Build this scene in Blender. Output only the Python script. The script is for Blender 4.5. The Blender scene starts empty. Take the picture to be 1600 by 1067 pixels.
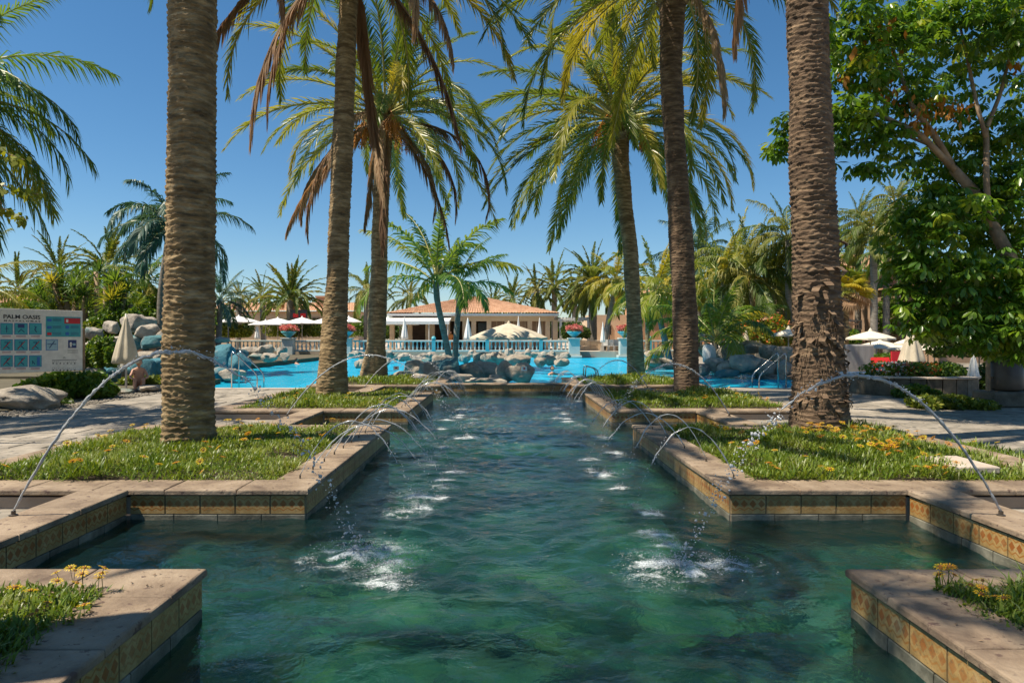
import bpy, math, random
import numpy as np
from mathutils import Vector, Matrix

S = bpy.context.scene
COL = S.collection
R = math.radians
F = 1067.0            # focal length, in photo pixels
CX, CY, CZ = 785.0, 528.0, 1.3
def at(px, py, D):
    """photo pixel at depth D (metres) -> world point"""
    return Vector(((px-CX)/F*D, D, CZ-(py-CY)/F*D))

# ------------------------------------------------------------ camera, sky, sun, exposure
cam = bpy.data.cameras.new('camera'); co = bpy.data.objects.new('camera', cam); COL.objects.link(co)
co.location = (0, 0, CZ); co.rotation_euler = (R(90), 0, 0)
cam.sensor_width = 36; cam.lens = 36*F/1600
cam.shift_x = 15/1600; cam.shift_y = -5.5/1600
cam.clip_start = .05; cam.clip_end = 3000
S.camera = co
SUN_EL, SUN_AZ = R(61), R(197)      # azimuth of the sun seen from above, from +X counter-clockwise
sdir = Vector((math.cos(SUN_EL)*math.cos(SUN_AZ), math.cos(SUN_EL)*math.sin(SUN_AZ), math.sin(SUN_EL)))
W = bpy.data.worlds.new('World'); S.world = W; W.use_nodes = True
nt = W.node_tree; nt.nodes.clear()
sky = nt.nodes.new('ShaderNodeTexSky'); sky.sky_type = 'NISHITA'; sky.sun_disc = False
sky.sun_elevation = SUN_EL; sky.sun_rotation = math.atan2(sdir.x, sdir.y)
sky.air_density = 1.0; sky.dust_density = 0.25; sky.ozone_density = 4.2; sky.altitude = 300
hs = nt.nodes.new('ShaderNodeHueSaturation'); hs.inputs['Saturation'].default_value = 1.2; hs.inputs['Hue'].default_value = .494
bg = nt.nodes.new('ShaderNodeBackground'); bg.inputs[1].default_value = 0.08
wo = nt.nodes.new('ShaderNodeOutputWorld')
nt.links.new(sky.outputs[0], hs.inputs['Color']); nt.links.new(hs.outputs[0], bg.inputs[0]); nt.links.new(bg.outputs[0], wo.inputs[0])
sl = bpy.data.lights.new('sun', 'SUN'); sl.energy = 5.0; sl.angle = R(.53); sl.color = (1, .89, .73)
so = bpy.data.objects.new('sun', sl); COL.objects.link(so); so.location = (0, 0, 40)
so.rotation_euler = sdir.to_track_quat('Z', 'Y').to_euler()
S.view_settings.view_transform = 'Standard'; S.view_settings.look = 'None'
S.view_settings.exposure = 0.62; S.view_settings.gamma = 1.0; S.view_settings.use_curve_mapping = False
S.render.engine = 'CYCLES'
S.cycles.use_denoising = True
S.cycles.max_bounces = 8; S.cycles.transparent_max_bounces = 12
S.cycles.diffuse_bounces = 3; S.cycles.glossy_bounces = 3; S.cycles.transmission_bounces = 6
S.cycles.caustics_reflective = False; S.cycles.caustics_refractive = False

rng = np.random.default_rng(7); rnd = random.Random(11)

# ------------------------------------------------------------ helpers
class MB:
    def __init__(s): s.v = []; s.f = []; s.m = []; s.uv = None
    def add(s, vs, fs, mi=0):
        o = len(s.v); s.v += [tuple(p) for p in vs]
        for f in fs: s.f.append(tuple(i+o for i in f)); s.m.append(mi)
    def box(s, c, d, rz=0, mi=0, M=None):
        x, y, z = d[0]/2, d[1]/2, d[2]/2
        vs = [Vector((a*x, b*y, e*z)) for e in (-1, 1) for a, b in ((-1,-1),(1,-1),(1,1),(-1,1))]
        m = M or Matrix.Rotation(rz, 3, 'Z')
        s.add([m @ p + Vector(c) for p in vs], [(3,2,1,0),(4,5,6,7),(0,1,5,4),(1,2,6,5),(2,3,7,6),(3,0,4,7)], mi)
    def slab(s, c, d, b=.012, mi=0, rz=0):
        """box with softened edges: centre c, size d"""
        x, y, z = d[0]/2, d[1]/2, d[2]/2
        rings = [(b*.9, -z), (0, -z+b*.8), (0, z-b), (b*.32, z-b*.32), (b, z)]
        vs = []
        m = Matrix.Rotation(rz, 3, 'Z')
        for i, h in rings:
            for a, e in ((-1,-1),(1,-1),(1,1),(-1,1)): vs.append(m @ Vector((a*(x-i), e*(y-i), h)) + Vector(c))
        fs = [(3,2,1,0), (16,17,18,19)]
        for r in range(4):
            for k in range(4):
                k2 = (k+1) % 4; fs.append((r*4+k, r*4+k2, r*4+4+k2, r*4+4+k))
        s.add(vs, fs, mi)
    def tube(s, pts, rad, n=8, mi=0, cap=True):
        pts = [Vector(p) for p in pts]
        if not hasattr(rad, '__len__'): rad = [rad]*len(pts)
        vs = []; up = None
        for i, p in enumerate(pts):
            t = (pts[min(i+1, len(pts)-1)]-pts[max(i-1, 0)]).normalized()
            if up is None: up = Vector((1,0,0)) if abs(t.x) < .9 else Vector((0,1,0))
            a = (up - t*up.dot(t)).normalized(); b = t.cross(a); up = a
            for k in range(n):
                q = 2*math.pi*k/n; vs.append(p + (a*math.cos(q)+b*math.sin(q))*rad[i])
        fs = []
        for i in range(len(pts)-1):
            for k in range(n):
                k2 = (k+1) % n; fs.append((i*n+k, i*n+k2, (i+1)*n+k2, (i+1)*n+k))
        if cap: fs.append(tuple(range(n-1, -1, -1))); fs.append(tuple((len(pts)-1)*n+k for k in range(n)))
        s.add(vs, fs, mi)
    def lathe(s, prof, n=12, c=(0,0,0), mi=0, flute=0, fn=8, sq=False):
        vs = []; c = Vector(c)
        for r, z in prof:
            for k in range(n):
                q = 2*math.pi*k/n + (math.pi/4 if sq else 0); rr = r*(1+flute*math.cos(q*fn))
                vs.append(c+Vector((rr*math.cos(q), rr*math.sin(q), z)))
        fs = []
        for i in range(len(prof)-1):
            for k in range(n):
                k2 = (k+1) % n; fs.append((i*n+k, i*n+k2, (i+1)*n+k2, (i+1)*n+k))
        fs.append(tuple(range(n-1, -1, -1))); fs.append(tuple((len(prof)-1)*n+k for k in range(n)))
        s.add(vs, fs, mi)
    def mesh(s, name, mats, smooth=False):
        me = bpy.data.meshes.new(name); me.from_pydata(s.v, [], s.f)
        for m in (mats if isinstance(mats, (list, tuple)) else [mats]): me.materials.append(m)
        if any(s.m): me.polygons.foreach_set('material_index', s.m)
        if smooth: me.polygons.foreach_set('use_smooth', [True]*len(s.f))
        me.update(); return me
    def build(s, name, mats, parent=None, smooth=False, loc=(0,0,0), rz=0, **kw):
        return link(name, s.mesh(name, mats, smooth), parent, loc, rz, **kw)

def link(name, data, parent=None, loc=(0,0,0), rz=0, rot=None, scale=None, **kw):
    o = bpy.data.objects.new(name, data); COL.objects.link(o)
    if parent is not None: o.parent = parent
    o.location = loc; o.rotation_euler = rot or (0, 0, rz)
    if scale is not None: o.scale = (scale,)*3 if not hasattr(scale, '__len__') else scale
    tag(o, **kw); return o
def tag(o, label=None, cat=None, group=None, kind=None):
    if label: o['label'] = label
    if cat: o['category'] = cat
    if group: o['group'] = group
    if kind: o['kind'] = kind
    return o
def thing(name, label, cat, loc=(0,0,0), rz=0, group=None):
    return link(name, None, None, loc, rz, label=label, cat=cat, group=group)

def npmesh(name, V, faces, mats, attrs=None, smooth=False):
    me = bpy.data.meshes.new(name)
    V = np.asarray(V, np.float32); me.vertices.add(len(V)); me.vertices.foreach_set('co', V.ravel())
    faces = [np.asarray(f, np.int32) for f in faces if len(f)]
    nl = sum(f.size for f in faces); nf = sum(len(f) for f in faces)
    me.loops.add(nl); me.loops.foreach_set('vertex_index', np.concatenate([f.ravel() for f in faces]))
    tot = np.concatenate([np.full(len(f), f.shape[1], np.int32) for f in faces])
    st = np.concatenate([[0], np.cumsum(tot)[:-1]]).astype(np.int32)
    me.polygons.add(nf); me.polygons.foreach_set('loop_start', st)
    try: me.polygons.foreach_set('loop_total', tot)
    except Exception: pass
    for k, a in (attrs or {}).items():
        at_ = me.attributes.new(k, 'FLOAT', 'POINT'); at_.data.foreach_set('value', np.asarray(a, np.float32))
    for m in (mats if isinstance(mats, (list, tuple)) else [mats]): me.materials.append(m)
    if smooth: me.polygons.foreach_set('use_smooth', np.ones(nf, bool))
    me.update(calc_edges=True); me.validate(); return me

_lat = np.random.default_rng(3).random((32, 32, 32)).astype(np.float32)
def vnoise(x, y, z):
    xi = np.floor(x).astype(int); yi = np.floor(y).astype(int); zi = np.floor(z).astype(int)
    fx, fy, fz = x-xi, y-yi, z-zi
    fx, fy, fz = fx*fx*(3-2*fx), fy*fy*(3-2*fy), fz*fz*(3-2*fz)
    g = lambda a, b, c: _lat[(xi+a) % 32, (yi+b) % 32, (zi+c) % 32]
    L = lambda a, b, t: a+(b-a)*t
    return L(L(L(g(0,0,0), g(1,0,0), fx), L(g(0,1,0), g(1,1,0), fx), fy), L(L(g(0,0,1), g(1,0,1), fx), L(g(0,1,1), g(1,1,1), fx), fy), fz)*2-1
def fbm(x, y, z, o=3):
    s = 0; a = 1
    for i in range(o): s = s+a*vnoise(x*2**i+i*7.3, y*2**i+i*3.1, z*2**i+i*5.7); a *= .5
    return s

# ------------------------------------------------------------ materials
def N(nt, t, **kw):
    n = nt.nodes.new('ShaderNode'+t)
    for k, v in kw.items():
        if k in n.inputs: n.inputs[k].default_value = v
        else: setattr(n, k, v)
    return n
def c4(c): return (c[0], c[1], c[2], 1)
def newmat(name):
    m = bpy.data.materials.new(name); m.use_nodes = True; nt = m.node_tree; nt.nodes.clear()
    return m, nt, nt.links.new, N(nt, 'OutputMaterial')
def coords(nt, space, stretch=(1,1,1)):
    if space == 'world': src = N(nt, 'NewGeometry').outputs['Position']
    elif space == 'uv': src = N(nt, 'UVMap').outputs[0]
    else: src = N(nt, 'TexCoord').outputs['Object']
    mp = N(nt, 'Mapping'); mp.inputs['Scale'].default_value = stretch
    nt.links.new(src, mp.inputs[0]); return mp.outputs[0]
def ramp(nt, fac, stops):
    r = N(nt, 'ValToRGB'); e = r.color_ramp.elements
    while len(e) < len(stops): e.new(.5)
    for i, (p, c) in enumerate(stops): e[i].position = p; e[i].color = c4(c)
    nt.links.new(fac, r.inputs[0]); return r.outputs[0]
def math_(nt, op, a, b=None, c=None):
    n = N(nt, 'Math', operation=op)
    for i, v in enumerate((a, b, c)):
        if v is None: continue
        if isinstance(v, (int, float)): n.inputs[i].default_value = v
        else: nt.links.new(v, n.inputs[i])
    return n.outputs[0]
def mixc(nt, fac, a, b, mode='MIX'):
    n = N(nt, 'Mix', data_type='RGBA', blend_type=mode)
    for i, v in ((0, fac), (6, a), (7, b)):
        if isinstance(v, (int, float)): n.inputs[i].default_value = v
        elif isinstance(v, tuple): n.inputs[i].default_value = c4(v)
        else: nt.links.new(v, n.inputs[i])
    return n.outputs[2]
def noise(nt, vec, scale, detail=5, rough=.6, dist=0):
    n = N(nt, 'TexNoise', Scale=scale, Detail=detail, Roughness=rough, Distortion=dist)
    nt.links.new(vec, n.inputs['Vector']); return n.outputs[0]

def surf(name, stops, scale=3, rough=.7, bump=.3, bscale=30, stretch=(1,1,1), space='object', objrand=0, spots=None, metal=0, spec=.5, dist=.01):
    """noise-coloured solid surface"""
    m, nt, lk, out = newmat(name)
    v = coords(nt, space, stretch)
    n1 = noise(nt, v, scale, 6, .65)
    col = ramp(nt, n1, stops)
    if spots:
        sc, thr, c = spots
        n2 = noise(nt, v, sc, 4, .6)
        k = ramp(nt, n2, [(thr, (1,1,1)), (thr+.07, (0,0,0))])
        col = mixc(nt, k, col, c)
    if objrand:
        oi = N(nt, 'ObjectInfo')
        f = math_(nt, 'MULTIPLY_ADD', oi.outputs['Random'], objrand*2, 1-objrand)
        col = mixc(nt, 1.0, col, col, 'MIX')
        vm = N(nt, 'VectorMath', operation='SCALE'); lk(col, vm.inputs[0]); lk(f, vm.inputs['Scale']); col = vm.outputs[0]
    b = N(nt, 'BsdfPrincipled', Roughness=rough, Metallic=metal)
    b.inputs['Specular IOR Level'].default_value = spec
    lk(col, b.inputs['Base Color'])
    if bump:
        n3 = noise(nt, v, bscale, 6, .65)
        bp = N(nt, 'Bump', Strength=bump, Distance=dist); lk(n3, bp.inputs['Height']); lk(bp.outputs[0], b.inputs['Normal'])
    lk(b.outputs[0], out.inputs[0]); return m

def flat(name, c, rough=.5, metal=0, spec=.5):
    return surf(name, [(.35, tuple(x*.88 for x in c)), (.65, tuple(min(1, x*1.08) for x in c))], 8, rough, .08, 60, metal=metal, spec=spec)

def leafm(name, stops, transl=.35, rough=.45, attr=None, scale=.6, tcol=None, spec=.4):
    m, nt, lk, out = newmat(name)
    v = coords(nt, 'world')
    n1 = noise(nt, v, scale, 3)
    if attr:
        a = N(nt, 'Attribute', attribute_name=attr).outputs['Fac']
    else:
        a = N(nt, 'ObjectInfo').outputs['Random']
    f = math_(nt, 'MULTIPLY_ADD', a, .62, math_(nt, 'MULTIPLY', n1, .4))
    col = ramp(nt, f, stops)
    b = N(nt, 'BsdfPrincipled', Roughness=rough); b.inputs['Specular IOR Level'].default_value = spec
    lk(col, b.inputs['Base Color'])
    t = N(nt, 'BsdfTranslucent')
    lk(mixc(nt, 1.0, col, tcol or (1.35, 1.25, .6), 'MULTIPLY'), t.inputs[0])
    mx = N(nt, 'MixShader'); mx.inputs[0].default_value = transl
    lk(b.outputs[0], mx.inputs[1]); lk(t.outputs[0], mx.inputs[2]); lk(mx.outputs[0], out.inputs[0]); return m

M = {}
M['coping'] = surf('coping_stone', [(.3, (.10,.065,.042)), (.48, (.24,.175,.115)), (.72, (.38,.295,.205))], 2.2, .75, .9, 22, space='world', objrand=.10, spots=(16, .33, (.10,.06,.045)), dist=.012)
M['coping_pale'] = surf('pale_stone', [(.3, (.40,.33,.26)), (.7, (.56,.47,.38))], 3, .8, .4, 30, space='world', objrand=.08)
M['plinth'] = surf('plinth_stone', [(.3, (.05,.05,.035)), (.5, (.13,.125,.09)), (.72, (.28,.265,.20))], 5, .6, .5, 25, space='world', objrand=.15)
M['plaster'] = surf('plaster', [(.3, (.30,.22,.15)), (.7, (.42,.32,.23))], 3, .85, .4, 35, space='world')
M['soil'] = surf('soil', [(.3, (.03,.022,.015)), (.7, (.10,.07,.045))], 12, .95, .8, 50, space='world')
M['grout'] = surf('grout', [(.3, (.05,.045,.035)), (.7, (.11,.095,.07))], 12, .95, .4, 50, space='world')
M['flag'] = surf('flagstone', [(.3, (.16,.14,.11)), (.5, (.28,.245,.195)), (.72, (.40,.35,.285))], 2.4, .85, .7, 22, space='world', objrand=.22, spots=(7, .36, (.13,.12,.10)))
M['pavement'] = surf('pavement', [(.3, (.15,.13,.10)), (.5, (.26,.23,.185)), (.72, (.37,.33,.27))], 1.4, .85, .6, 18, space='world', spots=(5, .36, (.13,.115,.095)))
M['terrace'] = surf('terrace', [(.3, (.42,.35,.27)), (.7, (.55,.47,.38))], 1, .85, .3, 18, space='world')
M['earth'] = surf('earth', [(.3, (.06,.05,.03)), (.7, (.13,.11,.06))], 1, .95, .5, 18, space='world')

def tile_material():
    m, nt, lk, out = newmat('ochre_diamond_tile')
    sep = N(nt, 'SeparateXYZ'); lk(N(nt, 'UVMap').outputs[0], sep.inputs[0])
    u, v = sep.outputs[0], sep.outputs[1]
    oi = N(nt, 'ObjectInfo').outputs['Random']
    tri = math_(nt, 'MULTIPLY', math_(nt, 'ABSOLUTE', math_(nt, 'SUBTRACT', math_(nt, 'FRACT', math_(nt, 'MULTIPLY', u, 4.0)), .5)), 2)
    vv = math_(nt, 'DIVIDE', math_(nt, 'ABSOLUTE', math_(nt, 'SUBTRACT', v, .55)), .30)
    d = math_(nt, 'ADD', tri, math_(nt, 'MULTIPLY', vv, 1.15))
    W_ = coords(nt, 'world'); wear = noise(nt, W_, 7, 5, .7); wn = noise(nt, W_, 60, 3)
    base = ramp(nt, wear, [(.3, (.24,.15,.055)), (.55, (.42,.27,.10)), (.75, (.50,.38,.20))])
    dia = ramp(nt, d, [(0, (1,1,1)), (.80, (1,1,1)), (.86, (0,0,0))])
    # zig-zag border lines above and below the diamonds
    zz = math_(nt, 'ABSOLUTE', math_(nt, 'SUBTRACT', math_(nt, 'SUBTRACT', vv, math_(nt, 'MULTIPLY', math_(nt, 'SUBTRACT', 1, tri), .45)), .72))
    zzk = ramp(nt, zz, [(0, (1,1,1)), (.09, (1,1,1)), (.14, (0,0,0))])
    c = mixc(nt, dia, base, (.30,.10,.022)); c = mixc(nt, zzk, c, (.33,.14,.03))
    fade = ramp(nt, math_(nt, 'ADD', math_(nt, 'MULTIPLY', wear, .6), math_(nt, 'MULTIPLY', oi, .4)), [(.46, (0,0,0)), (.80, (.7,.7,.7))])
    c = mixc(nt, fade, c, base)
    edge = math_(nt, 'MINIMUM', math_(nt, 'MINIMUM', v, math_(nt, 'SUBTRACT', 1, v)), math_(nt, 'MULTIPLY', math_(nt, 'MINIMUM', u, math_(nt, 'SUBTRACT', 1, u)), 1.6))
    ek = ramp(nt, edge, [(.01, (1,1,1)), (.05, (0,0,0))]); c = mixc(nt, math_(nt, 'MULTIPLY', ek, .6), c, (.17,.13,.07))
    grime = ramp(nt, wn, [(.32, (.6,.6,.6)), (.45, (0,0,0))]); c = mixc(nt, grime, c, (.14,.11,.06))
    b = N(nt, 'BsdfPrincipled', Roughness=.35); lk(c, b.inputs['Base Color'])
    bp = N(nt, 'Bump', Strength=.25, Distance=.004); lk(wn, bp.inputs['Height']); lk(bp.outputs[0], b.inputs['Normal'])
    lk(b.outputs[0], out.inputs[0]); return m
M['tile'] = tile_material()

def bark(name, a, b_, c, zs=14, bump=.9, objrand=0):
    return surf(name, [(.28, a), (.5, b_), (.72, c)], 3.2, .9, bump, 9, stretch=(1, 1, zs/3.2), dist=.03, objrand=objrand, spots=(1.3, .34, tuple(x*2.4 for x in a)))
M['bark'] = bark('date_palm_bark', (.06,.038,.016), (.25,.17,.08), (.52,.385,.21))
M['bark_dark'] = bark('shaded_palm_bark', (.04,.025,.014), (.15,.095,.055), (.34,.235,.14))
M['bark_grey'] = bark('grey_palm_bark', (.09,.08,.065), (.20,.18,.15), (.32,.29,.25), 30, .5)
M['bark_blue'] = bark('turquoise_stained_bark', (.03,.08,.11), (.06,.17,.22), (.18,.22,.20), 30, .5)
M['wood'] = surf('branch_bark', [(.3, (.14,.09,.055)), (.7, (.38,.27,.17))], 4, .85, .6, 20)
M['rachis'] = flat('frond_stalk', (.34,.32,.10), .5)
M['rachis_dead'] = flat('dry_frond_stalk', (.26,.16,.09), .8)
M['date'] = leafm('date_leaflets', [(.12, (.065,.12,.02)), (.4, (.135,.185,.025)), (.68, (.24,.26,.035)), (.97, (.46,.33,.04))], .5, .34)
M['date_far'] = leafm('date_leaflets_far', [(.12, (.055,.105,.02)), (.5, (.115,.165,.028)), (.9, (.27,.24,.04))], .45, .5)
M['coco'] = leafm('coconut_leaflets', [(.12, (.06,.13,.03)), (.5, (.13,.22,.035)), (.72, (.25,.28,.035)), (.95, (.50,.36,.04))], .48, .4)
M['coco_yellow'] = leafm('yellowing_leaflets', [(.12, (.12,.18,.02)), (.5, (.24,.27,.028)), (.95, (.50,.36,.04))], .45, .45)
M['blue_leaf'] = leafm('blue_green_leaflets', [(.12, (.03,.08,.06)), (.6, (.06,.14,.10)), (.95, (.12,.18,.12))], .3, .45)
M['dead'] = leafm('dry_leaflets', [(.12, (.20,.11,.06)), (.5, (.34,.21,.12)), (.95, (.52,.38,.22))], .35, .8, tcol=(1.2, .95, .7))
M['fruit'] = surf('orange_dates', [(.3, (.40,.14,.02)), (.7, (.70,.32,.05))], 30, .5, .2, 60)
M['schef'] = leafm('schefflera_leaves', [(.1, (.035,.10,.014)), (.4, (.09,.20,.02)), (.7, (.18,.30,.025)), (.93, (.42,.40,.04))], .48, .3, attr='rnd', spec=.6)
M['schef_o'] = leafm('schefflera_leaf_cluster', [(.1, (.035,.10,.014)), (.4, (.09,.20,.02)), (.7, (.18,.30,.025)), (.93, (.42,.40,.04))], .48, .3, spec=.6)
M['autumn'] = leafm('rusty_leaves', [(.1, (.26,.09,.02)), (.9, (.55,.26,.03))], .4, .6, tcol=(1.2,.9,.5))
M['bush'] = leafm('bush_leaves', [(.1, (.035,.09,.014)), (.5, (.085,.17,.018)), (.9, (.22,.28,.03))], .4, .45, attr='rnd')
M['bush_dark'] = leafm('dark_leaves', [(.1, (.02,.055,.012)), (.5, (.05,.10,.016)), (.9, (.12,.16,.03))], .35, .45, attr='rnd')
M['bush_yellow'] = leafm('yellow_green_leaves', [(.1, (.06,.10,.015)), (.5, (.14,.19,.02)), (.9, (.30,.30,.03))], .4, .45, attr='rnd')
M['blossom_o'] = leafm('orange_blossom', [(.1, (.50,.08,.02)), (.9, (.75,.25,.04))], .4, .6, attr='rnd', tcol=(1.2,.8,.6))
M['blossom_p'] = leafm('pink_blossom', [(.1, (.55,.12,.12)), (.9, (.75,.35,.25))], .4, .6, attr='rnd', tcol=(1.2,.8,.8))
M['blossom_w'] = leafm('white_blossom', [(.1, (.65,.62,.55)), (.9, (.85,.82,.78))], .4, .6, attr='rnd', tcol=(1,1,1))
M['gaz'] = leafm('gazania_leaves', [(.1, (.04,.085,.010)), (.35, (.10,.17,.015)), (.6, (.19,.25,.02)), (.78, (.27,.30,.12)), (.97, (.42,.36,.05))], .35, .4, attr='rnd', scale=1.6)
M['petal'] = leafm('yellow_petals', [(.1, (.82,.52,.015)), (.9, (.88,.68,.03))], .4, .5, tcol=(1.1,1,.8))
M['petal_o'] = leafm('orange_petals', [(.1, (.78,.30,.015)), (.9, (.84,.46,.02))], .4, .5, tcol=(1.1,.9,.8))
M['pistil'] = flat('flower_centre', (.28,.12,.02), .8)
M['steel'] = surf('stainless_steel', [(.3, (.45,.45,.45)), (.7, (.62,.62,.62))], 5, .22, .05, 60, metal=1)
M['white'] = flat('white_canvas', (.78,.77,.73), .8)
M['beige'] = surf('beige_canvas', [(.3, (.42,.36,.26)), (.7, (.60,.53,.40))], 2.5, .85, .3, 12)
M['beige_lt'] = surf('cream_canvas', [(.3, (.62,.55,.43)), (.7, (.74,.67,.54))], 2.5, .85, .3, 12)
M['pole'] = flat('grey_pole', (.45,.43,.40), .5)
M['darkm'] = flat('dark_metal', (.025,.025,.028), .45)
M['turq'] = surf('turquoise_paint', [(.3, (.05,.34,.40)), (.7, (.12,.48,.52))], 3, .5, .2, 20)
M['balus'] = surf('balustrade_stone', [(.3, (.30,.42,.42)), (.55, (.55,.58,.53)), (.75, (.66,.64,.56))], .9, .7, .3, 20, space='world')
M['wall_beige'] = surf('beige_render', [(.3, (.50,.37,.24)), (.7, (.62,.48,.33))], .8, .9, .2, 14, space='world')
M['wall_pink'] = surf('terracotta_render', [(.3, (.46,.24,.13)), (.7, (.58,.33,.19))], .8, .9, .2, 14, space='world')
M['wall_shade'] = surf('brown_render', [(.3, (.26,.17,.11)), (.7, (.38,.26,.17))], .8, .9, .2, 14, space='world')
M['rooftile'] = surf('clay_roof_tile', [(.3, (.38,.19,.10)), (.55, (.55,.31,.18)), (.75, (.66,.44,.29))], 2.2, .8, .4, 9, space='world', objrand=.08)
M['glass_dark'] = flat('dark_window_glass', (.03,.035,.04), .12)
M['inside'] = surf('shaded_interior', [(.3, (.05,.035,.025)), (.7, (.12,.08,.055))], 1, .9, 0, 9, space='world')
M['red'] = flat('red_cloth', (.62,.02,.02), .8)
M['redp'] = flat('red_print', (.55,.02,.03), .6)
M['board'] = flat('sign_board_face', (.74,.70,.63), .5)
M['teal_print'] = surf('teal_print', [(.3, (.03,.30,.33)), (.7, (.05,.38,.42))], 6, .4, 0)
M['ltblue'] = flat('pale_blue_print', (.30,.46,.52), .4)
M['navy'] = flat('navy_print', (.02,.04,.16), .4)
M['ink'] = flat('black_ink', (.03,.03,.03), .5)
M['bluep'] = flat('blue_print', (.02,.14,.42), .4)
M['skin'] = flat('skin', (.50,.26,.17), .55)
M['hair'] = flat('dark_hair', (.05,.03,.02), .7)
M['orange_cloth'] = flat('orange_cloth', (.65,.22,.05), .85)
M['bin'] = surf('brown_bin_panel', [(.3, (.06,.045,.035)), (.7, (.12,.09,.065))], 4, .5, .1, 20)
M['brown_stone'] = surf('brown_planter_stone', [(.3, (.06,.05,.035)), (.5, (.13,.11,.08)), (.7, (.21,.18,.13))], 4, .85, .7, 18, space='world', objrand=.2)
M['slate'] = surf('grey_slab', [(.3, (.22,.21,.20)), (.7, (.36,.34,.32))], 2.5, .85, .8, 9, stretch=(2,2,.4))
M['nozzle'] = flat('nozzle_metal', (.12,.10,.08), .4, metal=.7)
M['painted'] = surf('white_plastic', [(.3, (.66,.64,.60)), (.7, (.76,.74,.70))], 4, .4, .05, 30)

def rock_mat(name, paint, thr):
    m, nt, lk, out = newmat(name)
    v = coords(nt, 'world')
    n1 = noise(nt, v, 2.6, 6, .7); n2 = noise(nt, v, .8, 3, .6)
    oi = N(nt, 'ObjectInfo').outputs['Random']
    col = ramp(nt, n1, [(.32, (.10,.09,.075)), (.42, (.30,.26,.21)), (.55, (.40,.35,.28)), (.72, (.56,.49,.39))])
    f = math_(nt, 'ADD', n2, math_(nt, 'MULTIPLY', math_(nt, 'SUBTRACT', oi, .5), .35))
    k = ramp(nt, f, [(thr, (0,0,0)), (thr+.10, (.9,.9,.9))])
    col = mixc(nt, k, col, mixc(nt, n1, tuple(c*.45 for c in paint), tuple(c*1.3 for c in paint)))
    b = N(nt, 'BsdfPrincipled', Roughness=.8); lk(col, b.inputs['Base Color'])
    bp = N(nt, 'Bump', Strength=1.0, Distance=.09); lk(noise(nt, v, 4.5, 8, .75), bp.inputs['Height']); lk(bp.outputs[0], b.inputs['Normal'])
    lk(b.outputs[0], out.inputs[0]); return m
M['rock'] = rock_mat('grey_rock', (.12,.22,.20), .66)
M['rock_t'] = rock_mat('turquoise_stained_rock', (.04,.20,.23), .55)
M['rock_b'] = rock_mat('blue_painted_rock', (.02,.20,.27), .42)

def water_mat(name, tint, bsc, bstr, foam=False, ior=1.33, rough=.02, dist=.02, murk=None, fmul=1, refr=0):
    m, nt, lk, out = newmat(name)
    v = coords(nt, 'world')
    n1 = noise(nt, v, bsc, 4, .55, .4); n2 = noise(nt, v, bsc*3.3, 3, .5)
    h = math_(nt, 'ADD', n1, math_(nt, 'MULTIPLY', n2, .35))
    bp = N(nt, 'Bump', Strength=bstr, Distance=dist); lk(h, bp.inputs['Height'])
    tr = N(nt, 'BsdfTransparent'); tr.inputs[0].default_value = c4(tint)
    rf = N(nt, 'BsdfRefraction', Roughness=.0, IOR=1.33); rf.inputs[0].default_value = c4(tuple(min(1, c*1.25) for c in tint)); lk(bp.outputs[0], rf.inputs['Normal'])
    m0 = N(nt, 'MixShader'); m0.inputs[0].default_value = refr; lk(tr.outputs[0], m0.inputs[1]); lk(rf.outputs[0], m0.inputs[2]); body = m0.outputs[0]
    if murk:   # water that scatters some light of its own
        df = N(nt, 'BsdfDiffuse'); df.inputs[0].default_value = c4(murk[1])
        mm = N(nt, 'MixShader'); mm.inputs[0].default_value = murk[0]; lk(body, mm.inputs[1]); lk(df.outputs[0], mm.inputs[2]); body = mm.outputs[0]
    gl = N(nt, 'BsdfGlossy', Roughness=rough); gl.inputs[0].default_value = (1,1,1,1); lk(bp.outputs[0], gl.inputs['Normal'])
    fr = N(nt, 'Fresnel', IOR=ior); lk(bp.outputs[0], fr.inputs['Normal'])
    mx = N(nt, 'MixShader'); lk(math_(nt, 'MULTIPLY', fr.outputs[0], fmul), mx.inputs[0]); lk(body, mx.inputs[1]); lk(gl.outputs[0], mx.inputs[2])
    last = mx.outputs[0]
    if foam:
        a = N(nt, 'Attribute', attribute_name='foam').outputs['Fac']
        n3 = noise(nt, v, 22, 6, .75, 1.2); n4 = noise(nt, v, 120, 4, .7)
        q = math_(nt, 'ADD', math_(nt, 'ADD', a, math_(nt, 'MULTIPLY', n3, 1.1)), math_(nt, 'MULTIPLY', n4, 1.1))
        k = ramp(nt, q, [(.0, (0,0,0)), (.98, (0,0,0)), (1.0, (0,0,0))])
        k = math_(nt, 'MULTIPLY', math_(nt, 'MINIMUM', math_(nt, 'MAXIMUM', math_(nt, 'MULTIPLY', math_(nt, 'SUBTRACT', q, 1.36), 2.1), 0), 1), .80)
        fd = N(nt, 'BsdfDiffuse'); fd.inputs[0].default_value = (.78,.84,.86,1)
        m2 = N(nt, 'MixShader'); lk(k, m2.inputs[0]); lk(last, m2.inputs[1]); lk(fd.outputs[0], m2.inputs[2]); last = m2.outputs[0]
    lk(last, out.inputs[0]); return m
M['water'] = water_mat('channel_water', (.33,.62,.62), 9, .8, foam=True, refr=.6, murk=(.18, (.012,.052,.062)))
M['pool'] = water_mat('pool_water', (.35,.86,.95), 3.2, .5, dist=.05, murk=(.55, (.02,.50,.78)), fmul=.42)
M['poolfloor'] = surf('turquoise_pool_floor', [(.3, (.03,.46,.66)), (.7, (.10,.62,.80))], 1.2, .6, 0, 9, space='world')
M['bottom'] = None
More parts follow.
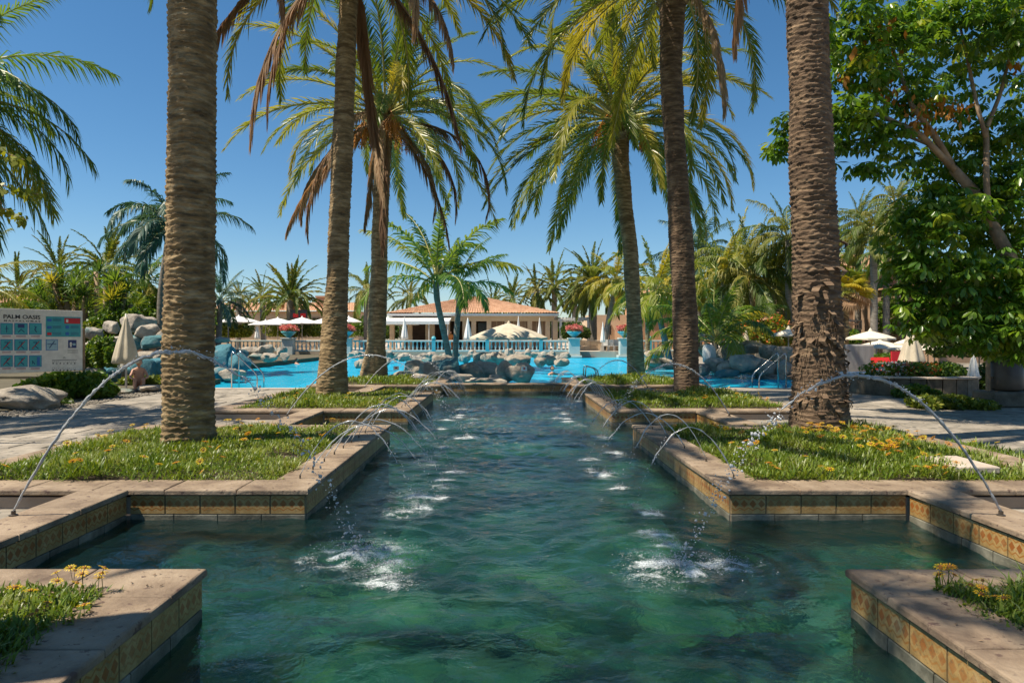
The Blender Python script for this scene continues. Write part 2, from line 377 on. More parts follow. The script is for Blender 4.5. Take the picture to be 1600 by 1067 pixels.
def bottom_mat():
    m, nt, lk, out = newmat('algae_stone_floor')
    v = coords(nt, 'world')
    vo = N(nt, 'TexVoronoi', Scale=5.5); 
    w = N(nt, 'TexNoise', Scale=2.2, Detail=4); lk(v, w.inputs['Vector'])
    vv = N(nt, 'VectorMath', operation='MULTIPLY_ADD'); lk(w.outputs['Color'], vv.inputs[0]); vv.inputs[1].default_value = (.5,.5,.5); lk(v, vv.inputs[2]); lk(vv.outputs[0], vo.inputs['Vector'])
    sp = N(nt, 'SeparateXYZ'); lk(vo.outputs['Color'], sp.inputs[0])
    c = ramp(nt, sp.outputs[0], [(0, (.10,.17,.13)), (.35, (.28,.49,.32)), (.60, (.46,.70,.42)), (.82, (.80,.80,.26)), (1, (.92,.94,.78))])
    big = noise(nt, v, .7, 4)
    c = mixc(nt, ramp(nt, big, [(.40, (.8,.8,.8)), (.60, (0,0,0))]), c, (.04,.10,.10))
    b = N(nt, 'BsdfPrincipled', Roughness=.9); lk(c, b.inputs['Base Color']); lk(b.outputs[0], out.inputs[0]); return m
M['bottom'] = bottom_mat()
def jet_mat():
    m, nt, lk, out = newmat('falling_water')
    gl = N(nt, 'BsdfGlossy', Roughness=.12); gl.inputs[0].default_value = (1,1,1,1)
    tr = N(nt, 'BsdfTransparent'); tr.inputs[0].default_value = (.92,.95,.96,1)
    tl = N(nt, 'BsdfTranslucent'); tl.inputs[0].default_value = (.93,.95,.96,1)
    df = N(nt, 'BsdfDiffuse'); df.inputs[0].default_value = (.93,.95,.96,1)
    a = N(nt, 'MixShader'); a.inputs[0].default_value = .5; lk(tl.outputs[0], a.inputs[1]); lk(df.outputs[0], a.inputs[2])
    b = N(nt, 'MixShader'); b.inputs[0].default_value = .74; lk(tr.outputs[0], b.inputs[1]); lk(a.outputs[0], b.inputs[2])
    fr = N(nt, 'Fresnel', IOR=1.5); f2 = N(nt, 'MixShader'); lk(fr.outputs[0], f2.inputs[0]); lk(b.outputs[0], f2.inputs[1]); lk(gl.outputs[0], f2.inputs[2])
    lk(f2.outputs[0], out.inputs[0]); return m
M['jet'] = jet_mat()
M['thinjet'] = M['jet'].copy(); M['thinjet'].name = 'thin_falling_water'
for n_ in M['thinjet'].node_tree.nodes:
    if n_.type == 'MIX_SHADER' and abs(n_.inputs[0].default_value-.74) < 1e-4: n_.inputs[0].default_value = .66

# ------------------------------------------------------------ layout of the water channel
AX = .135                       # centre line of the channel
HW, AW, OW, CW = 1.8, 3.335, 5.5, .42
ALC = [(3.86, 5.85), (10.25, 12.25), (16.65, 18.65)]
PLN = [(-.6, 3.86), (5.85, 10.25), (12.25, 16.65), (18.65, 22.6)]
WZ, DZ, POOLZ = -.27, -.17, -.30
END0, END1 = 19.35, 19.85

def boxobj(name, x0, x1, y0, y1, z0, z1, m, parent=None, **kw):
    b = MB(); b.box(((x0+x1)/2, (y0+y1)/2, (z0+z1)/2), (x1-x0, y1-y0, z1-z0)); return b.build(name, m, parent, **kw)

# ground, decks, basins
g = MB(); g.add([(-900,-900,-2.2),(900,-900,-2.2),(900,1500,-2.2),(-900,1500,-2.2)], [(0,1,2,3)])
g.build('ground', M['earth'], kind='structure')
LB, RB = -9.9, 9.4
left_deck = boxobj('pavement', LB, AX-AW-CW+.03, -6, 20, -1.9, DZ, M['pavement'], kind='structure')
right_deck = boxobj('pavement', AX+AW+CW-.03, 60, -6, 20, -1.9, DZ, M['pavement'], kind='structure')
boxobj('garden_soil', -60, LB-.002, -6, 24, -1.9, DZ+.03, M['earth'], kind='structure')
boxobj('terrace', -90, 90, 56, 150, -1.9, .2, M['terrace'], kind='structure')
boxobj('garden_soil', -90, -13, 24.002, 56-.002, -1.9, -.05, M['earth'], kind='structure')
boxobj('terrace', 11.0, 90, 20.002, 56-.002, -1.9, DZ-.004, M['pavement'], kind='structure')
boxobj('channel_floor', AX-AW-.1, AX+AW+.1, -1, END0+.1, -1.2, -.95, M['bottom'], kind='structure')
boxobj('pool_floor', -13, 11, 20.004, 55.998, -1.9, -1.5, M['poolfloor'], kind='structure')
boxobj('pool_edge', -13, AX-HW-CW, 19.7, 19.998, -1.88, DZ+.012, M['coping_pale'], kind='structure')
boxobj('pool_edge', AX+HW+CW, 11, 19.7, 19.998, -1.88, DZ+.012, M['coping_pale'], kind='structure')
# shallow steps at the far end of the pool
for k in range(3):
    boxobj('pool_step', -13, 11, 50+k*2, 52.0+k*2-.002, -1.5, -.75+k*.2, M['poolfloor'], kind='structure')

# ------------------------------------------------------------ planters and pool walls
def rough_slab(L, Wd, H, b, seed):
    r = np.random.default_rng(seed); nx = max(3, int(L/.07)); ny = max(3, int(Wd/.07)); x, y, z = L/2, Wd/2, H/2
    per = [(-x+L*i/nx, -y) for i in range(nx)]+[(x, -y+Wd*i/ny) for i in range(ny)]+[(x-L*i/nx, y) for i in range(nx)]+[(-x, y-Wd*i/ny) for i in range(ny)]
    n = len(per); m = MB(); vs = []
    chip = np.clip(r.normal(.15, .55, n), 0, 1.6)
    for j, (ins, h) in enumerate([(b*.9, -z), (0, -z+b*.8), (0, z-b), (b*.32, z-b*.32), (b, z)]):
        for i, (px, py) in enumerate(per):
            k = ins+(chip[i]*.0035 if j in (2, 3) else chip[i]*.0015 if j == 4 else 0)
            sx = (x-k)/x; sy = (y-k)/y; vs.append((px*sx, py*sy, h-(chip[i]*.002 if j == 3 else 0)))
    fs = [tuple(range(n-1, -1, -1)), tuple(4*n+i for i in range(n))]
    for j in range(4):
        for i in range(n): fs.append((j*n+i, j*n+(i+1) % n, (j+1)*n+(i+1) % n, (j+1)*n+i))
    m.add(vs, fs); return m
def slabmesh(cache={}, L=1, Wd=1, H=.05, b=.012):
    k = (round(L, 3), round(Wd, 3), H, b, rnd.randrange(5))
    if k not in cache:
        m = rough_slab(k[0], k[1], H, b, k[4]); cache[k] = m.mesh('coping_stone', M['coping'])
    return cache[k]
def coping_run(parent, x0, x1, y0, y1, ztop=0, H=.05, piece=.62, name='coping_stone'):
    lx, ly = x1-x0, y1-y0; along_x = lx > ly
    n = max(1, round((lx if along_x else ly)/piece)); st = (lx if along_x else ly)/n
    for i in range(n):
        c = (x0+st*(i+.5), (y0+y1)/2) if along_x else ((x0+x1)/2, y0+st*(i+.5))
        d = (st-.005, ly-.002) if along_x else (lx-.002, st-.005)
        link(name, slabmesh(L=d[0], Wd=d[1], H=H), parent, (c[0], c[1], ztop-H/2+rnd.uniform(-.0015, .0015)), rot=(rnd.uniform(-.0015,.0015), rnd.uniform(-.0015,.0015), 0))
def tilemesh(w, h, cache={}):
    k = (round(w, 3), round(h, 3))
    if k not in cache:
        t, b = .012, .003; x, z = w/2, h/2
        v = [(-x,0,-z),(x,0,-z),(x,0,z),(-x,0,z),(-x+b,-t,-z+b),(x-b,-t,-z+b),(x-b,-t,z-b),(-x+b,-t,z-b)]
        f = [(4,5,6,7),(0,1,5,4),(1,2,6,5),(2,3,7,6),(3,0,4,7)]
        me = bpy.data.meshes.new('tile'); me.from_pydata(v, [], f); me.materials.append(M['tile'])
        uv = me.uv_layers.new(name='UVMap')
        for l in me.loops:
            p = v[l.vertex_index]; uv.data[l.index].uv = (p[0]/w+.5, p[2]/h+.5)
        me.update(); cache[k] = me
    return cache[k]
TW, TH = .274, .160
def face_run(parent, p0, p1, z1=-.052):
    """tile course and plinth course along p0 -> p1; the outward side is on the right hand of the direction"""
    p0, p1 = Vector(p0), Vector(p1); L = (p1-p0).length; d = (p1-p0)/L
    rz = math.atan2(d.y, d.x)
    n = max(1, round(L/TW)); st = L/n
    for i in range(n):
        c = p0+d*st*(i+.5)
        link('tile', tilemesh(st-.004, TH), parent, (c.x, c.y, z1-TH/2), rz+rnd.uniform(-.004,.004))
    n2 = max(1, round(L/.36)); s2 = L/n2
    for i in range(n2):
        c = p0+d*s2*(i+.5) + Vector((-d.y, d.x))*.012
        k = ('pl', round(s2, 3))
        if k not in PLC:
            m = MB(); m.slab((0,0,0), (s2-.008, .05, .16), .006); PLC[k] = m.mesh('plinth_stone', M['plinth'])
        link('plinth_stone', PLC[k], parent, (c.x, c.y, z1-TH-.004-.08), rz)
PLC = {}
def planter(s, k, label):
    y0, y1 = PLN[k]
    X = lambda u: AX+s*u
    t = thing('planter', label, 'planter', (X(3.6), (y0+y1)/2, DZ), group='raised flower beds along the water channel')
    o = Vector(t.location)
    inv = lambda a, b: (min(a, b), max(a, b))
    P = link('wall', None, t, -o)   # keeps world coordinates for the pieces below
    COL.objects.unlink(P); bpy.data.objects.remove(P)
    t.location = (0, 0, 0)          # pieces are laid out in world coordinates
    x0, x1 = inv(X(HW+.03), X(OW-.03))
    core = MB()
    core.box(((x0+x1)/2, (y0+y1)/2, -.62), (x1-x0, y1-y0-.06, 1.1))
    core.build('wall', M['plaster'], t)
    # soil lies in the ring, 20 mm below the coping
    a, b = inv(X(HW+CW-.05), X(OW-CW+.05))
    boxobj('soil', a, b, y0+CW-.05, y1-CW+.05, -.069, -.022, M['soil'], t)
    # coping ring
    a, b = inv(X(HW), X(OW))
    if y0 > 0: coping_run(t, a, b, y0, y0+CW)
    coping_run(t, a, b, y1-CW, y1)
    ys = y0+CW if y0 > 0 else y0
    a, b = inv(X(HW), X(HW+CW)); coping_run(t, a, b, ys, y1-CW)
    a, b = inv(X(OW-CW), X(OW)); coping_run(t, a, b, ys, y1-CW)
    # tiled faces on the water side
    e = .03
    if s < 0:
        face_run(t, (X(HW+e), y0 if y0 < 0 else y0+e), (X(HW+e), y1-e))
        if y0 > 0: face_run(t, (X(AW-.0), y0+e), (X(HW+e), y0+e))
        if k < 3: face_run(t, (X(HW+e), y1-e), (X(AW), y1-e))
    else:
        face_run(t, (X(HW+e), y1-e), (X(HW+e), y0 if y0 < 0 else y0+e))
        if y0 > 0: face_run(t, (X(HW+e), y0+e), (X(AW), y0+e))
        if k < 3: face_run(t, (X(AW), y1-e), (X(HW+e), y1-e))
    return t
plabel = {(-1,0): 'stone planter corner nearest the viewer at lower left, with a shadow across its coping',
          (1,0): 'stone planter corner nearest the viewer at lower right, with sunlit side tiles',
          (-1,1): 'tiled stone planter around the thick left foreground palm',
          (1,1): 'tiled stone planter around the ragged right foreground palm, full of orange flowers',
          (-1,2): 'low stone planter around the second palm on the left side of the channel',
          (1,2): 'low stone planter around the second palm on the right side of the channel',
          (-1,3): 'farthest stone planter on the left, at the edge of the blue pool',
          (1,3): 'farthest stone planter on the right, at the edge of the blue pool'}
for s in (-1, 1):
    for k in range(4): planter(s, k, plabel[(s, k)])
    for k, (y0, y1) in enumerate(ALC):
        t = thing('pool_wall', ['near', 'middle', 'far'][k]+' recess wall with water jet on the '+('left' if s < 0 else 'right')+' side of the channel', 'low wall', group='recess walls of the water channel')
        X = lambda u: AX+s*u
        a, b = sorted((X(AW+.03), X(AW+CW-.03)))
        boxobj('wall', a, b, y0+.002, y1-.002, -1.1, -.052, M['plaster'], t)
        a, b = sorted((X(AW), X(AW+CW))); coping_run(t, a, b, y0+.002, y1-.002, piece=.66)
        if s < 0: face_run(t, (X(AW+.03), y0), (X(AW+.03), y1))
        else: face_run(t, (X(AW+.03), y1), (X(AW+.03), y0))
t = thing('pool_wall', 'tiled end wall between the water channel and the rocks of the blue pool', 'low wall')
boxobj('wall', AX-HW, AX+HW, END0+.03, END1-.03, -1.1, -.052, M['plaster'], t)
coping_run(t, AX-HW+.002, AX+HW-.002, END0, END1, piece=.9)
face_run(t, (AX-HW, END0+.03), (AX+HW, END0+.03))
# stone block in the right bed
b = MB(); b.slab((0,0,0), (.42,.62,.07), .015); b.build('stepping_block', M['coping_pale'], loc=(AX+4.35, 6.75, .052), label='pale stone block lying at the front edge of the right flower bed', cat='stone block')

# ------------------------------------------------------------ flagstones, laid in uneven rows
def paving(parent, x0, x1, ya, yb, n_max, seed, inside):
    r = random.Random(seed); cnt = 0; y = ya
    while y < yb and cnt < n_max:
        h = r.uniform(.36, .62)
        x = x0+r.uniform(-.3, 0)
        while x < x1 and cnt < n_max:
            w = r.uniform(.45, .95)
            if inside(x, y, x+w, y+h):
                g = .012; j = lambda: r.uniform(-.018, .018)
                z = r.uniform(.006, .014); b_ = .008
                q = [(-w/2+g+j(), -h/2+g+j()), (w/2-g+j(), -h/2+g+j()), (w/2-g+j(), h/2-g+j()), (-w/2+g+j(), h/2-g+j())]
                v = [(a, c, 0) for a, c in q]+[(a*(1-b_/w*2), c*(1-b_/h*2), z) for a, c in q]
                m = MB(); m.add(v, [(4,5,6,7),(0,1,5,4),(1,2,6,5),(2,3,7,6),(3,0,4,7)])
                m.build('flagstone', M['flag'], parent, loc=(x+w/2, y+h/2, DZ+.001)); cnt += 1
            x += w
        y += h
OUTL, OUTR = AX-OW, AX+OW
paving(left_deck, LB+.95, OUTL, 5.6, 19.6, 230, 1, lambda a, b, c, d: c < OUTL-.02 and a > LB+.9 and d < 19.65)
paving(right_deck, OUTR, 14, 6, 19.6, 230, 2, lambda a, b, c, d: a > OUTR+.02 and d < 19.65)
for s, dk in ((-1, left_deck), (1, right_deck)):
    for (y0, y1) in ALC[:2]:
        a, b = sorted((AX+s*(AW+CW), AX+s*OW))
        paving(dk, a, b, y0, y1, 20, 5, lambda p, q, u, w, a=a, b=b, y0=y0, y1=y1: p > a and u < b and q >= y0 and w < y1)
# band of pebbles beside the left garden
def ico(n=1):
    import bmesh
    bm = bmesh.new(); bmesh.ops.create_icosphere(bm, subdivisions=n, radius=1)
    V = np.array([v.co[:] for v in bm.verts]); Fc = np.array([[v.index for v in f.verts] for f in bm.faces]); bm.free(); return V, Fc
I1, F1 = ico(1); I2, F2 = ico(2); I3, F3 = ico(3); I4, F4 = ico(4)
def blobs(C, Sx, V=I1, Fc=F1):
    """C (n,3) centres, Sx (n,3) radii -> vertices and faces"""
    n = len(C); P = (V[None]*Sx[:, None, :]+C[:, None, :]).reshape(-1, 3)
    return P, (Fc[None]+(np.arange(n)*len(V))[:, None, None]).reshape(-1, 3)
n = 1500; C = np.stack([rng.uniform(LB+.05, LB+.85, n), rng.uniform(8, 19.6, n), np.full(n, DZ+.008)], 1)
Sz = rng.uniform(.02, .045, (n, 3)); Sz[:, 2] *= .5
V_, F_ = blobs(C, Sz); link('pebbles', npmesh('pebbles', V_, [F_], M['flag']), kind='stuff', label='band of grey pebbles set along the left garden bed')

# ------------------------------------------------------------ water
splashes = []        # (x, y, size)
def wpt(px, py, z=WZ):
    D = F*(CZ-z)/(py-CY); return ((px-CX)/F*D, D)
for px, py, sz in [(562,866,1.0),(1062,884,1.0),(650,776,.62),(730,682,.55),(940,684,.5),(945,740,.5),(662,722,.42),(668,708,.35),(610,882,.5),(606,905,.35),
                   (1140,878,.4),(700,657,.38),(725,628,.42),(905,626,.36),(722,640,.3),(880,638,.32),(800,704,.42),(1040,850,.3),(1018,800,.3),(905,664,.28),(960,708,.3),
                   (630,800,.42),(690,670,.3),(1022,835,.35),(600,860,.4)]:
    x, y = wpt(px, py); splashes.append((x, y, sz))
THIN = []
for kk_, (y0, y1) in enumerate(PLN[1:3]):
    for i in range(9):
        y = y0+.48+i*.43
        THIN.append((AX-HW-.21, y, 1, rng.uniform(.95, 1.35), rng.uniform(.42, .58), 'left'))
        if i % 2 == 0 or kk_: THIN.append((AX+HW+.21, y, -1, rng.uniform(.8, 1.15), rng.uniform(.36, .50), 'right'))
for i in range(4):
    THIN.append((AX-HW-.21, 18.9+i*.22, 1, .9, .38, 'left')); THIN.append((AX+HW+.21, 18.9+i*.22, -1, .8, .36, 'right'))
THIN = [a+(rng.uniform(-.12, .12),) for a in THIN]
for x, y, sd_, reach, ap_, side_, dy_ in THIN:
    if y < 18.6: splashes.append((x+sd_*reach, y+dy_, rng.uniform(.2, .34)))
def channel_water():
    ys = [2.2]
    while ys[-1] < END0+.03: ys.append(ys[-1]*1.0043)
    ys = np.array([-.6, .4, 1.3]+ys); xs = np.linspace(AX-AW-.03, AX+AW+.03, 320)
    Xg, Yg = np.meshgrid(xs, ys); nx, ny = len(xs), len(ys)
    amp = np.clip(Yg, 2, 8)/6
    amp_ = np.clip(.75+.9*fbm(Xg*.55+4, Yg*.45, 0*Xg+2, 2), .25, 1.6)
    Z = .018*fbm(Xg*1.1, Yg*1.7, 0*Xg, 2)+.011*amp_*fbm(Xg*2.9+Yg*.8+9, Yg*4.6-Xg*.7, 0*Xg+3, 3)+.006*amp_*vnoise(Xg*6.5-Yg*2, Yg*9+Xg*2, 0*Xg+5.)+.0030*vnoise(Xg*11, Yg*14, 0*Xg+7.)
    foam = np.zeros_like(Z)
    for x, y, s in splashes:
        r = np.hypot(Xg-x, Yg-y)
        Z += .011*s*np.exp(-r/(1.0*s+.15))*np.sin(r*(30-8*s)) + .02*s*np.exp(-(r/(.16*s+.03))**2)
        sx_ = np.hypot((Xg-x)*.8, (Yg-y)); foam = np.maximum(foam, (.46+.05*s)*np.exp(-(sx_/(.26*s+.05))**2)*(1+.9*fbm(Xg*7, Yg*12, 0*Xg+s*9, 3)))
        foam = np.maximum(foam, (.20+.16*fbm(Xg*3, Yg*5, 0*Xg+s, 2))*np.exp(-(r/(.50*s+.10))**2))
    V = np.stack([Xg, Yg, WZ+Z], -1).reshape(-1, 3)
    i = (np.arange(ny-1)[:, None]*nx+np.arange(nx-1)[None]); q = np.stack([i, i+1, i+nx+1, i+nx], -1)
    u = np.abs((Xg[:-1, :-1]+Xg[1:, 1:])/2-AX); yc = (Yg[:-1, :-1]+Yg[1:, 1:])/2
    keep = np.ones_like(u, bool)
    for y0, y1 in PLN: keep &= ~((u > HW+.06) & (yc > y0+.06) & (yc < y1-.06))
    q = q[keep].reshape(-1, 4)
    link('channel_water', npmesh('channel_water', V, [q], M['water'], {'foam': foam.ravel()}, True), kind='structure')
channel_water()
def pool_water():
    xs = np.linspace(-13, 11, 160); ys = 20*(55.9/20)**np.linspace(0, 1, 160)
    Xg, Yg = np.meshgrid(xs, ys); Z = .02*fbm(Xg*1.2, Yg*1.0, 0*Xg, 3)
    V = np.stack([Xg, Yg, POOLZ+Z], -1).reshape(-1, 3); nx = 160
    i = (np.arange(159)[:, None]*nx+np.arange(159)[None]); q = np.stack([i, i+1, i+nx+1, i+nx], -1).reshape(-1, 4)
    link('pool_water', npmesh('pool_water', V, [q], M['pool'], None, True), kind='structure')
pool_water()

# drops thrown up by each splash, and lace of foam
def splash(x, y, s, i):
    n = int(330*s+40)
    r = np.abs(rng.normal(0, .17*s, n)); a = rng.uniform(0, 2*np.pi, n)
    h = rng.exponential(.045*s, n)*np.exp(-r/(.3*s+.02))
    C = np.stack([x+r*np.cos(a)*1.3, y+r*np.sin(a), WZ+.006+h], 1)
    rad = rng.uniform(.0012, .0042, n)[:, None]*np.array([1, 1, 1])*(.7+.5*s)
    low = h < .02; rad[low, 0] *= 1.8; rad[low, 1] *= 1.8; rad[low, 2] *= .4
    # a few crown spikes
    m = int(10*s)
    for k in range(m):
        q = rng.uniform(0, 6.28); L = rng.uniform(.03, .12)*s
        tt = np.linspace(0, 1, 7); rr = .05*s+tt*L*.6
        Cs = np.stack([x+rr*np.cos(q), y+rr*np.sin(q), WZ+L*1.5*tt*(1.25-tt)], 1)
        C = np.concatenate([C, Cs]); rad = np.concatenate([rad, np.repeat((.010*(1-.6*tt))[:, None], 3, 1)*s])
    V_, F_ = blobs(C, rad)
    return V_, F_
big = 'white splash where the large {} fountain jet lands in the channel'
for i, (x, y, s) in enumerate(splashes):
    V_, F_ = splash(x, y, s, i)
    V_ = V_-np.array([x, y, WZ])
    lab = big.format('left') if i == 0 else big.format('right') if i == 1 else ('small white splash along the left row of thin jets' if x < AX else 'small white splash along the right row of thin jets')
    t = thing('water_splash', lab, 'splash', (x, y, WZ), group=None if i < 2 else 'small splashes on the channel'); link('drops', npmesh('drops', V_, [F_], M['jet'], None, True), t, kind='stuff')

# ------------------------------------------------------------ water jets
def parabola(p0, p1, apex_z, n):
    p0, p1 = Vector(p0), Vector(p1)
    h0, h1 = math.sqrt(max(apex_z-p0.z, .01)), math.sqrt(max(apex_z-p1.z, .01)); T = h0+h1
    out = []
    for i in range(n):
        t = i/(n-1); q = p0.lerp(p1, t); tau = t*T
        q.z = apex_z-(h0-tau)**2; out.append(q)
    return out
def big_jet(p0, p1, apex, label, s):
    t = thing('fountain_jet', label, 'fountain jet', (p0[0], p0[1], 0), group='large arching fountain jets')
    o = Vector(t.location)
    nz = MB(); nz.tube([Vector(p0)-o-Vector((0,0,.0)), Vector(p0)-o+Vector((0,0,.035))], .016, 8); nz.lathe([(.03,0),(.03,.008),(.018,.012)], 10, (p0[0]-o.x, p0[1]-o.y, p0[2]-o.z))
    nz.build('nozzle', M['nozzle'], t)
    pts = parabola((p0[0], p0[1], p0[2]+.03), p1, apex, 200)
    pts = [p-o for p in pts]
    cut = 140
    b = MB()
    vn = lambda u, k: float(vnoise(np.array(u), np.array(s*3.3+k*4.1), np.array(k*2.7)))
    for st in range(4):
        c0 = cut-st*14; rad = []; pp = []
        for i in range(c0):
            f = i/200; w = .002+.016*f
            rad.append(max(.0015, (.0095 if st == 0 else .0066)*(1+(.5+1.4*f)*vn(i*.55, st+1))*(1-.4*(i/c0)**3)))
            pp.append(pts[i]+Vector((vn(i*.21, st+11)*w, vn(i*.24, st+21)*w, vn(i*.28, st+31)*w*1.5)))
        b.tube(pp, rad, 6)
    b.build('stream', M['jet'], t, True)
    C = []; Rr = []
    for i in range(50, 200):
        f = i/200; k = 2 if i < cut else 5
        for _ in range(k):
            sp = .012+.035*max(0, f-.35)
            q = pts[i]+Vector((rng.normal(0, sp), rng.normal(0, sp), rng.normal(0, sp)))
            big_ = rng.random() < .3 and i > 90
            rr = rng.uniform(.006, .012) if big_ and rng.random() < .5 else rng.uniform(.0015, .006)
            C.append(q[:]); Rr.append(tuple(rr*rng.uniform(.45, 1.5) for _k in range(3)))
    V_, F_ = blobs(np.array(C), np.array(Rr), I2, F2)
    V_ += (.006*np.stack([vnoise(V_[:, 0]*60, V_[:, 1]*60, V_[:, 2]*60+k) for k in range(3)], 1))
    link('drops', npmesh('drops', V_, [F_], M['jet'], None, True), t, kind='stuff')
for k, (yj, ap) in enumerate([(5.0, 1.20), (11.35, 1.02), (17.75, .85)]):
    for s in (-1, 1):
        land = splashes[0][:2] if (k == 0 and s < 0) else splashes[1][:2] if k == 0 else (wpt(730, 682) if s < 0 else wpt(940, 684)) if k == 1 else (wpt(725, 628) if s < 0 else wpt(905, 626))
        x0 = AX+s*(AW+(.38 if s < 0 else .18 if k == 0 else .3))
        big_jet((x0, yj, 0), (land[0], land[1], WZ), ap if s < 0 else ap*.86, ['large near', 'large middle', 'large far'][k]+' fountain jet arching over the channel from the '+('left' if s < 0 else 'right')+' wall', k*2+s)
def thin_jet(x, y, s, reach, apex, side, dy):
    t = thing('water_jet', 'thin arching jet in the row on the %s planter rim' % side, 'water jet', (x, y, 0), group='row of thin jets on the %s planter rims' % side)
    b = MB(); b.tube([(0,0,0), (0,0,.03)], .008, 6); b.build('nozzle', M['nozzle'], t)
    pts = parabola((0,0,.03), (s*reach, dy, WZ), apex, 46)
    w = lambda i, k: float(vnoise(np.array(i*.5), np.array(x*7+y*3), np.array(k*3.)))
    pp = [p+Vector((w(i, 0), w(i, 1), w(i, 2)))*.012*(i/46) for i, p in enumerate(pts)]
    b = MB(); b.tube(pp[:38], [.0058*(1+.6*w(i, 3)) for i in range(38)], 5)
    b.build('stream', M['thinjet'], t, True)
    C = [];Rr = []
    for i in range(24, 46):
        for _ in range(2):
            p = pts[i]; C.append((p.x+rng.normal(0, .012), p.y+rng.normal(0, .012), p.z+rng.normal(0, .02))); r_ = rng.uniform(.0025, .0055); Rr.append((r_, r_, r_*1.8))
    V_, F_ = blobs(np.array(C), np.array(Rr)); link('drops', npmesh('drops', V_, [F_], M['thinjet'], None, True), t, kind='stuff')
for a_ in THIN: thin_jet(*a_)

# ------------------------------------------------------------ gazania beds
def blades(P, n_len, wid, lean, seed, name, label, m, az=None, mul=1.0):
    r = np.random.default_rng(seed); n = len(P)
    a = r.uniform(0, 2*np.pi, n) if az is None else az
    L = r.uniform(*n_len, n)*mul; w = r.uniform(*wid, n)*r.uniform(.55, 1.5, n); le = r.uniform(*lean, n)
    d = np.stack([np.cos(a)*np.sin(le), np.sin(a)*np.sin(le), np.cos(le)], 1)
    le2 = le+r.uniform(.2, .8, n); d2 = np.stack([np.cos(a)*np.sin(le2), np.sin(a)*np.sin(le2), np.cos(le2)], 1)
    sd = np.stack([-np.sin(a), np.cos(a), 0*a], 1)
    mid = P+d*(L*.55)[:, None]; tip = mid+d2*(L*.45)[:, None]
    w_ = w[:, None]
    V = np.stack([P-sd*w_*.35, P+sd*w_*.35, mid+sd*w_, mid-sd*w_, tip], 1).reshape(-1, 3)
    i = np.arange(n)[:, None]*5
    q = i+np.array([[0,1,2,3]]); t_ = i+np.array([[3,2,4]])
    base = np.clip(.5+.28*fbm(P[:, 0]*2.4, P[:, 1]*2.4, 0*a, 2)+r.normal(0, .2, n), 0, 1)
    return link(name, npmesh(name, V, [q, t_], m, {'rnd': np.repeat(base, 5)}), label=label, kind='stuff')
def bed(s, k, dens, nl, wd, label, seed, flowers, colour_bias, y_lo=None):
    y0, y1 = PLN[k]; y0 = max(y0, y_lo) if y_lo is not None else y0
    r = np.random.default_rng(seed)
    sp = .15 if k == 0 else .06; ua, ub = HW+CW-sp, OW-CW+sp; ya, yb = (y0+CW-sp if y_lo is None else y0), y1-CW+sp
    n = int((ub-ua)*(yb-ya)*dens)
    U = r.uniform(ua, ub, n); Y = r.uniform(ya, yb, n)
    # clumpy density, mounds, ragged edge
    c = fbm(U*1.6+s*5, Y*1.6+k*9, 0*U, 3)
    edge = np.minimum(np.minimum(U-ua, ub-U), np.minimum(Y-ya, yb-Y))
    keep = (edge > .10*np.abs(vnoise(U*5, Y*5, 0*U+s))) & (c > -.75)
    U, Y, c, edge = U[keep], Y[keep], c[keep], edge[keep]
    z = -.025+np.clip(edge/.35, 0, 1)*.05+.05*np.clip(c, -.3, 1)
    P = np.stack([AX+s*U, Y, z], 1)
    o = blades(P, nl, wd, (.1, 1.5), seed, 'gazania_leaves', label, M['gaz'], mul=np.clip(.95+.75*fbm(U*2.2+k, Y*2.2+s, 0*U, 2), .45, 1.7))
    return r, c, U, Y, z
def flower_mesh(mat_, np_=12, Rr=.036):
    b = MB()
    for i in range(np_):
        a = 2*math.pi*i/np_; w = 2*math.pi/np_*.55; z0 = .0015*(i % 2)
        b.add([(math.cos(a)*.008, math.sin(a)*.008, z0), (math.cos(a-w*.5)*Rr*.7, math.sin(a-w*.5)*Rr*.7, .006+z0), (math.cos(a)*Rr, math.sin(a)*Rr, .002+z0), (math.cos(a+w*.5)*Rr*.7, math.sin(a+w*.5)*Rr*.7, .006+z0)], [(0,1,2,3)], 0)
    b.lathe([(.002,.012),(.009,.009),(.011,.004),(.010,.0)], 8, mi=1)
    b.tube([(0,0,0),(.004,0,-.05),(0,.004,-.11)], .0018, 4, 2)
    return b.mesh('gazania_flower', [mat_, M['pistil'], M['gaz']])
FM = {'yellow': flower_mesh(M['petal']), 'orange': flower_mesh(M['petal_o'])}
LEAFD = {}
BEDS = {(-1,0): (6500, (.06,.14), (.0035,.007), 'leafy gazania ground cover in the planter at lower left', 44, .15, 2.3),
        (1,0): (6500, (.06,.14), (.0035,.007), 'leafy gazania ground cover in the planter at lower right', 44, .3, 2.3),
        (-1,1): (3000, (.06,.12), (.004,.007), 'green gazania ground cover around the left foreground palm', 70, .3, None),
        (1,1): (3000, (.07,.14), (.004,.007), 'green gazania ground cover around the right foreground palm', 160, .4, None),
        (-1,2): (1300, (.07,.14), (.006,.011), 'green ground cover in the second left planter', 26, .1, None),
        (1,2): (1300, (.07,.14), (.006,.011), 'green ground cover in the second right planter', 40, .3, None),
        (-1,3): (700, (.08,.15), (.008,.014), 'green ground cover in the farthest left planter', 8, .1, None),
        (1,3): (700, (.08,.18), (.008,.014), 'green ground cover in the farthest right planter', 14, .5, None)}
side_n = {-1: 'left', 1: 'right'}; row_n = ['nearest', 'foreground', 'second', 'farthest']
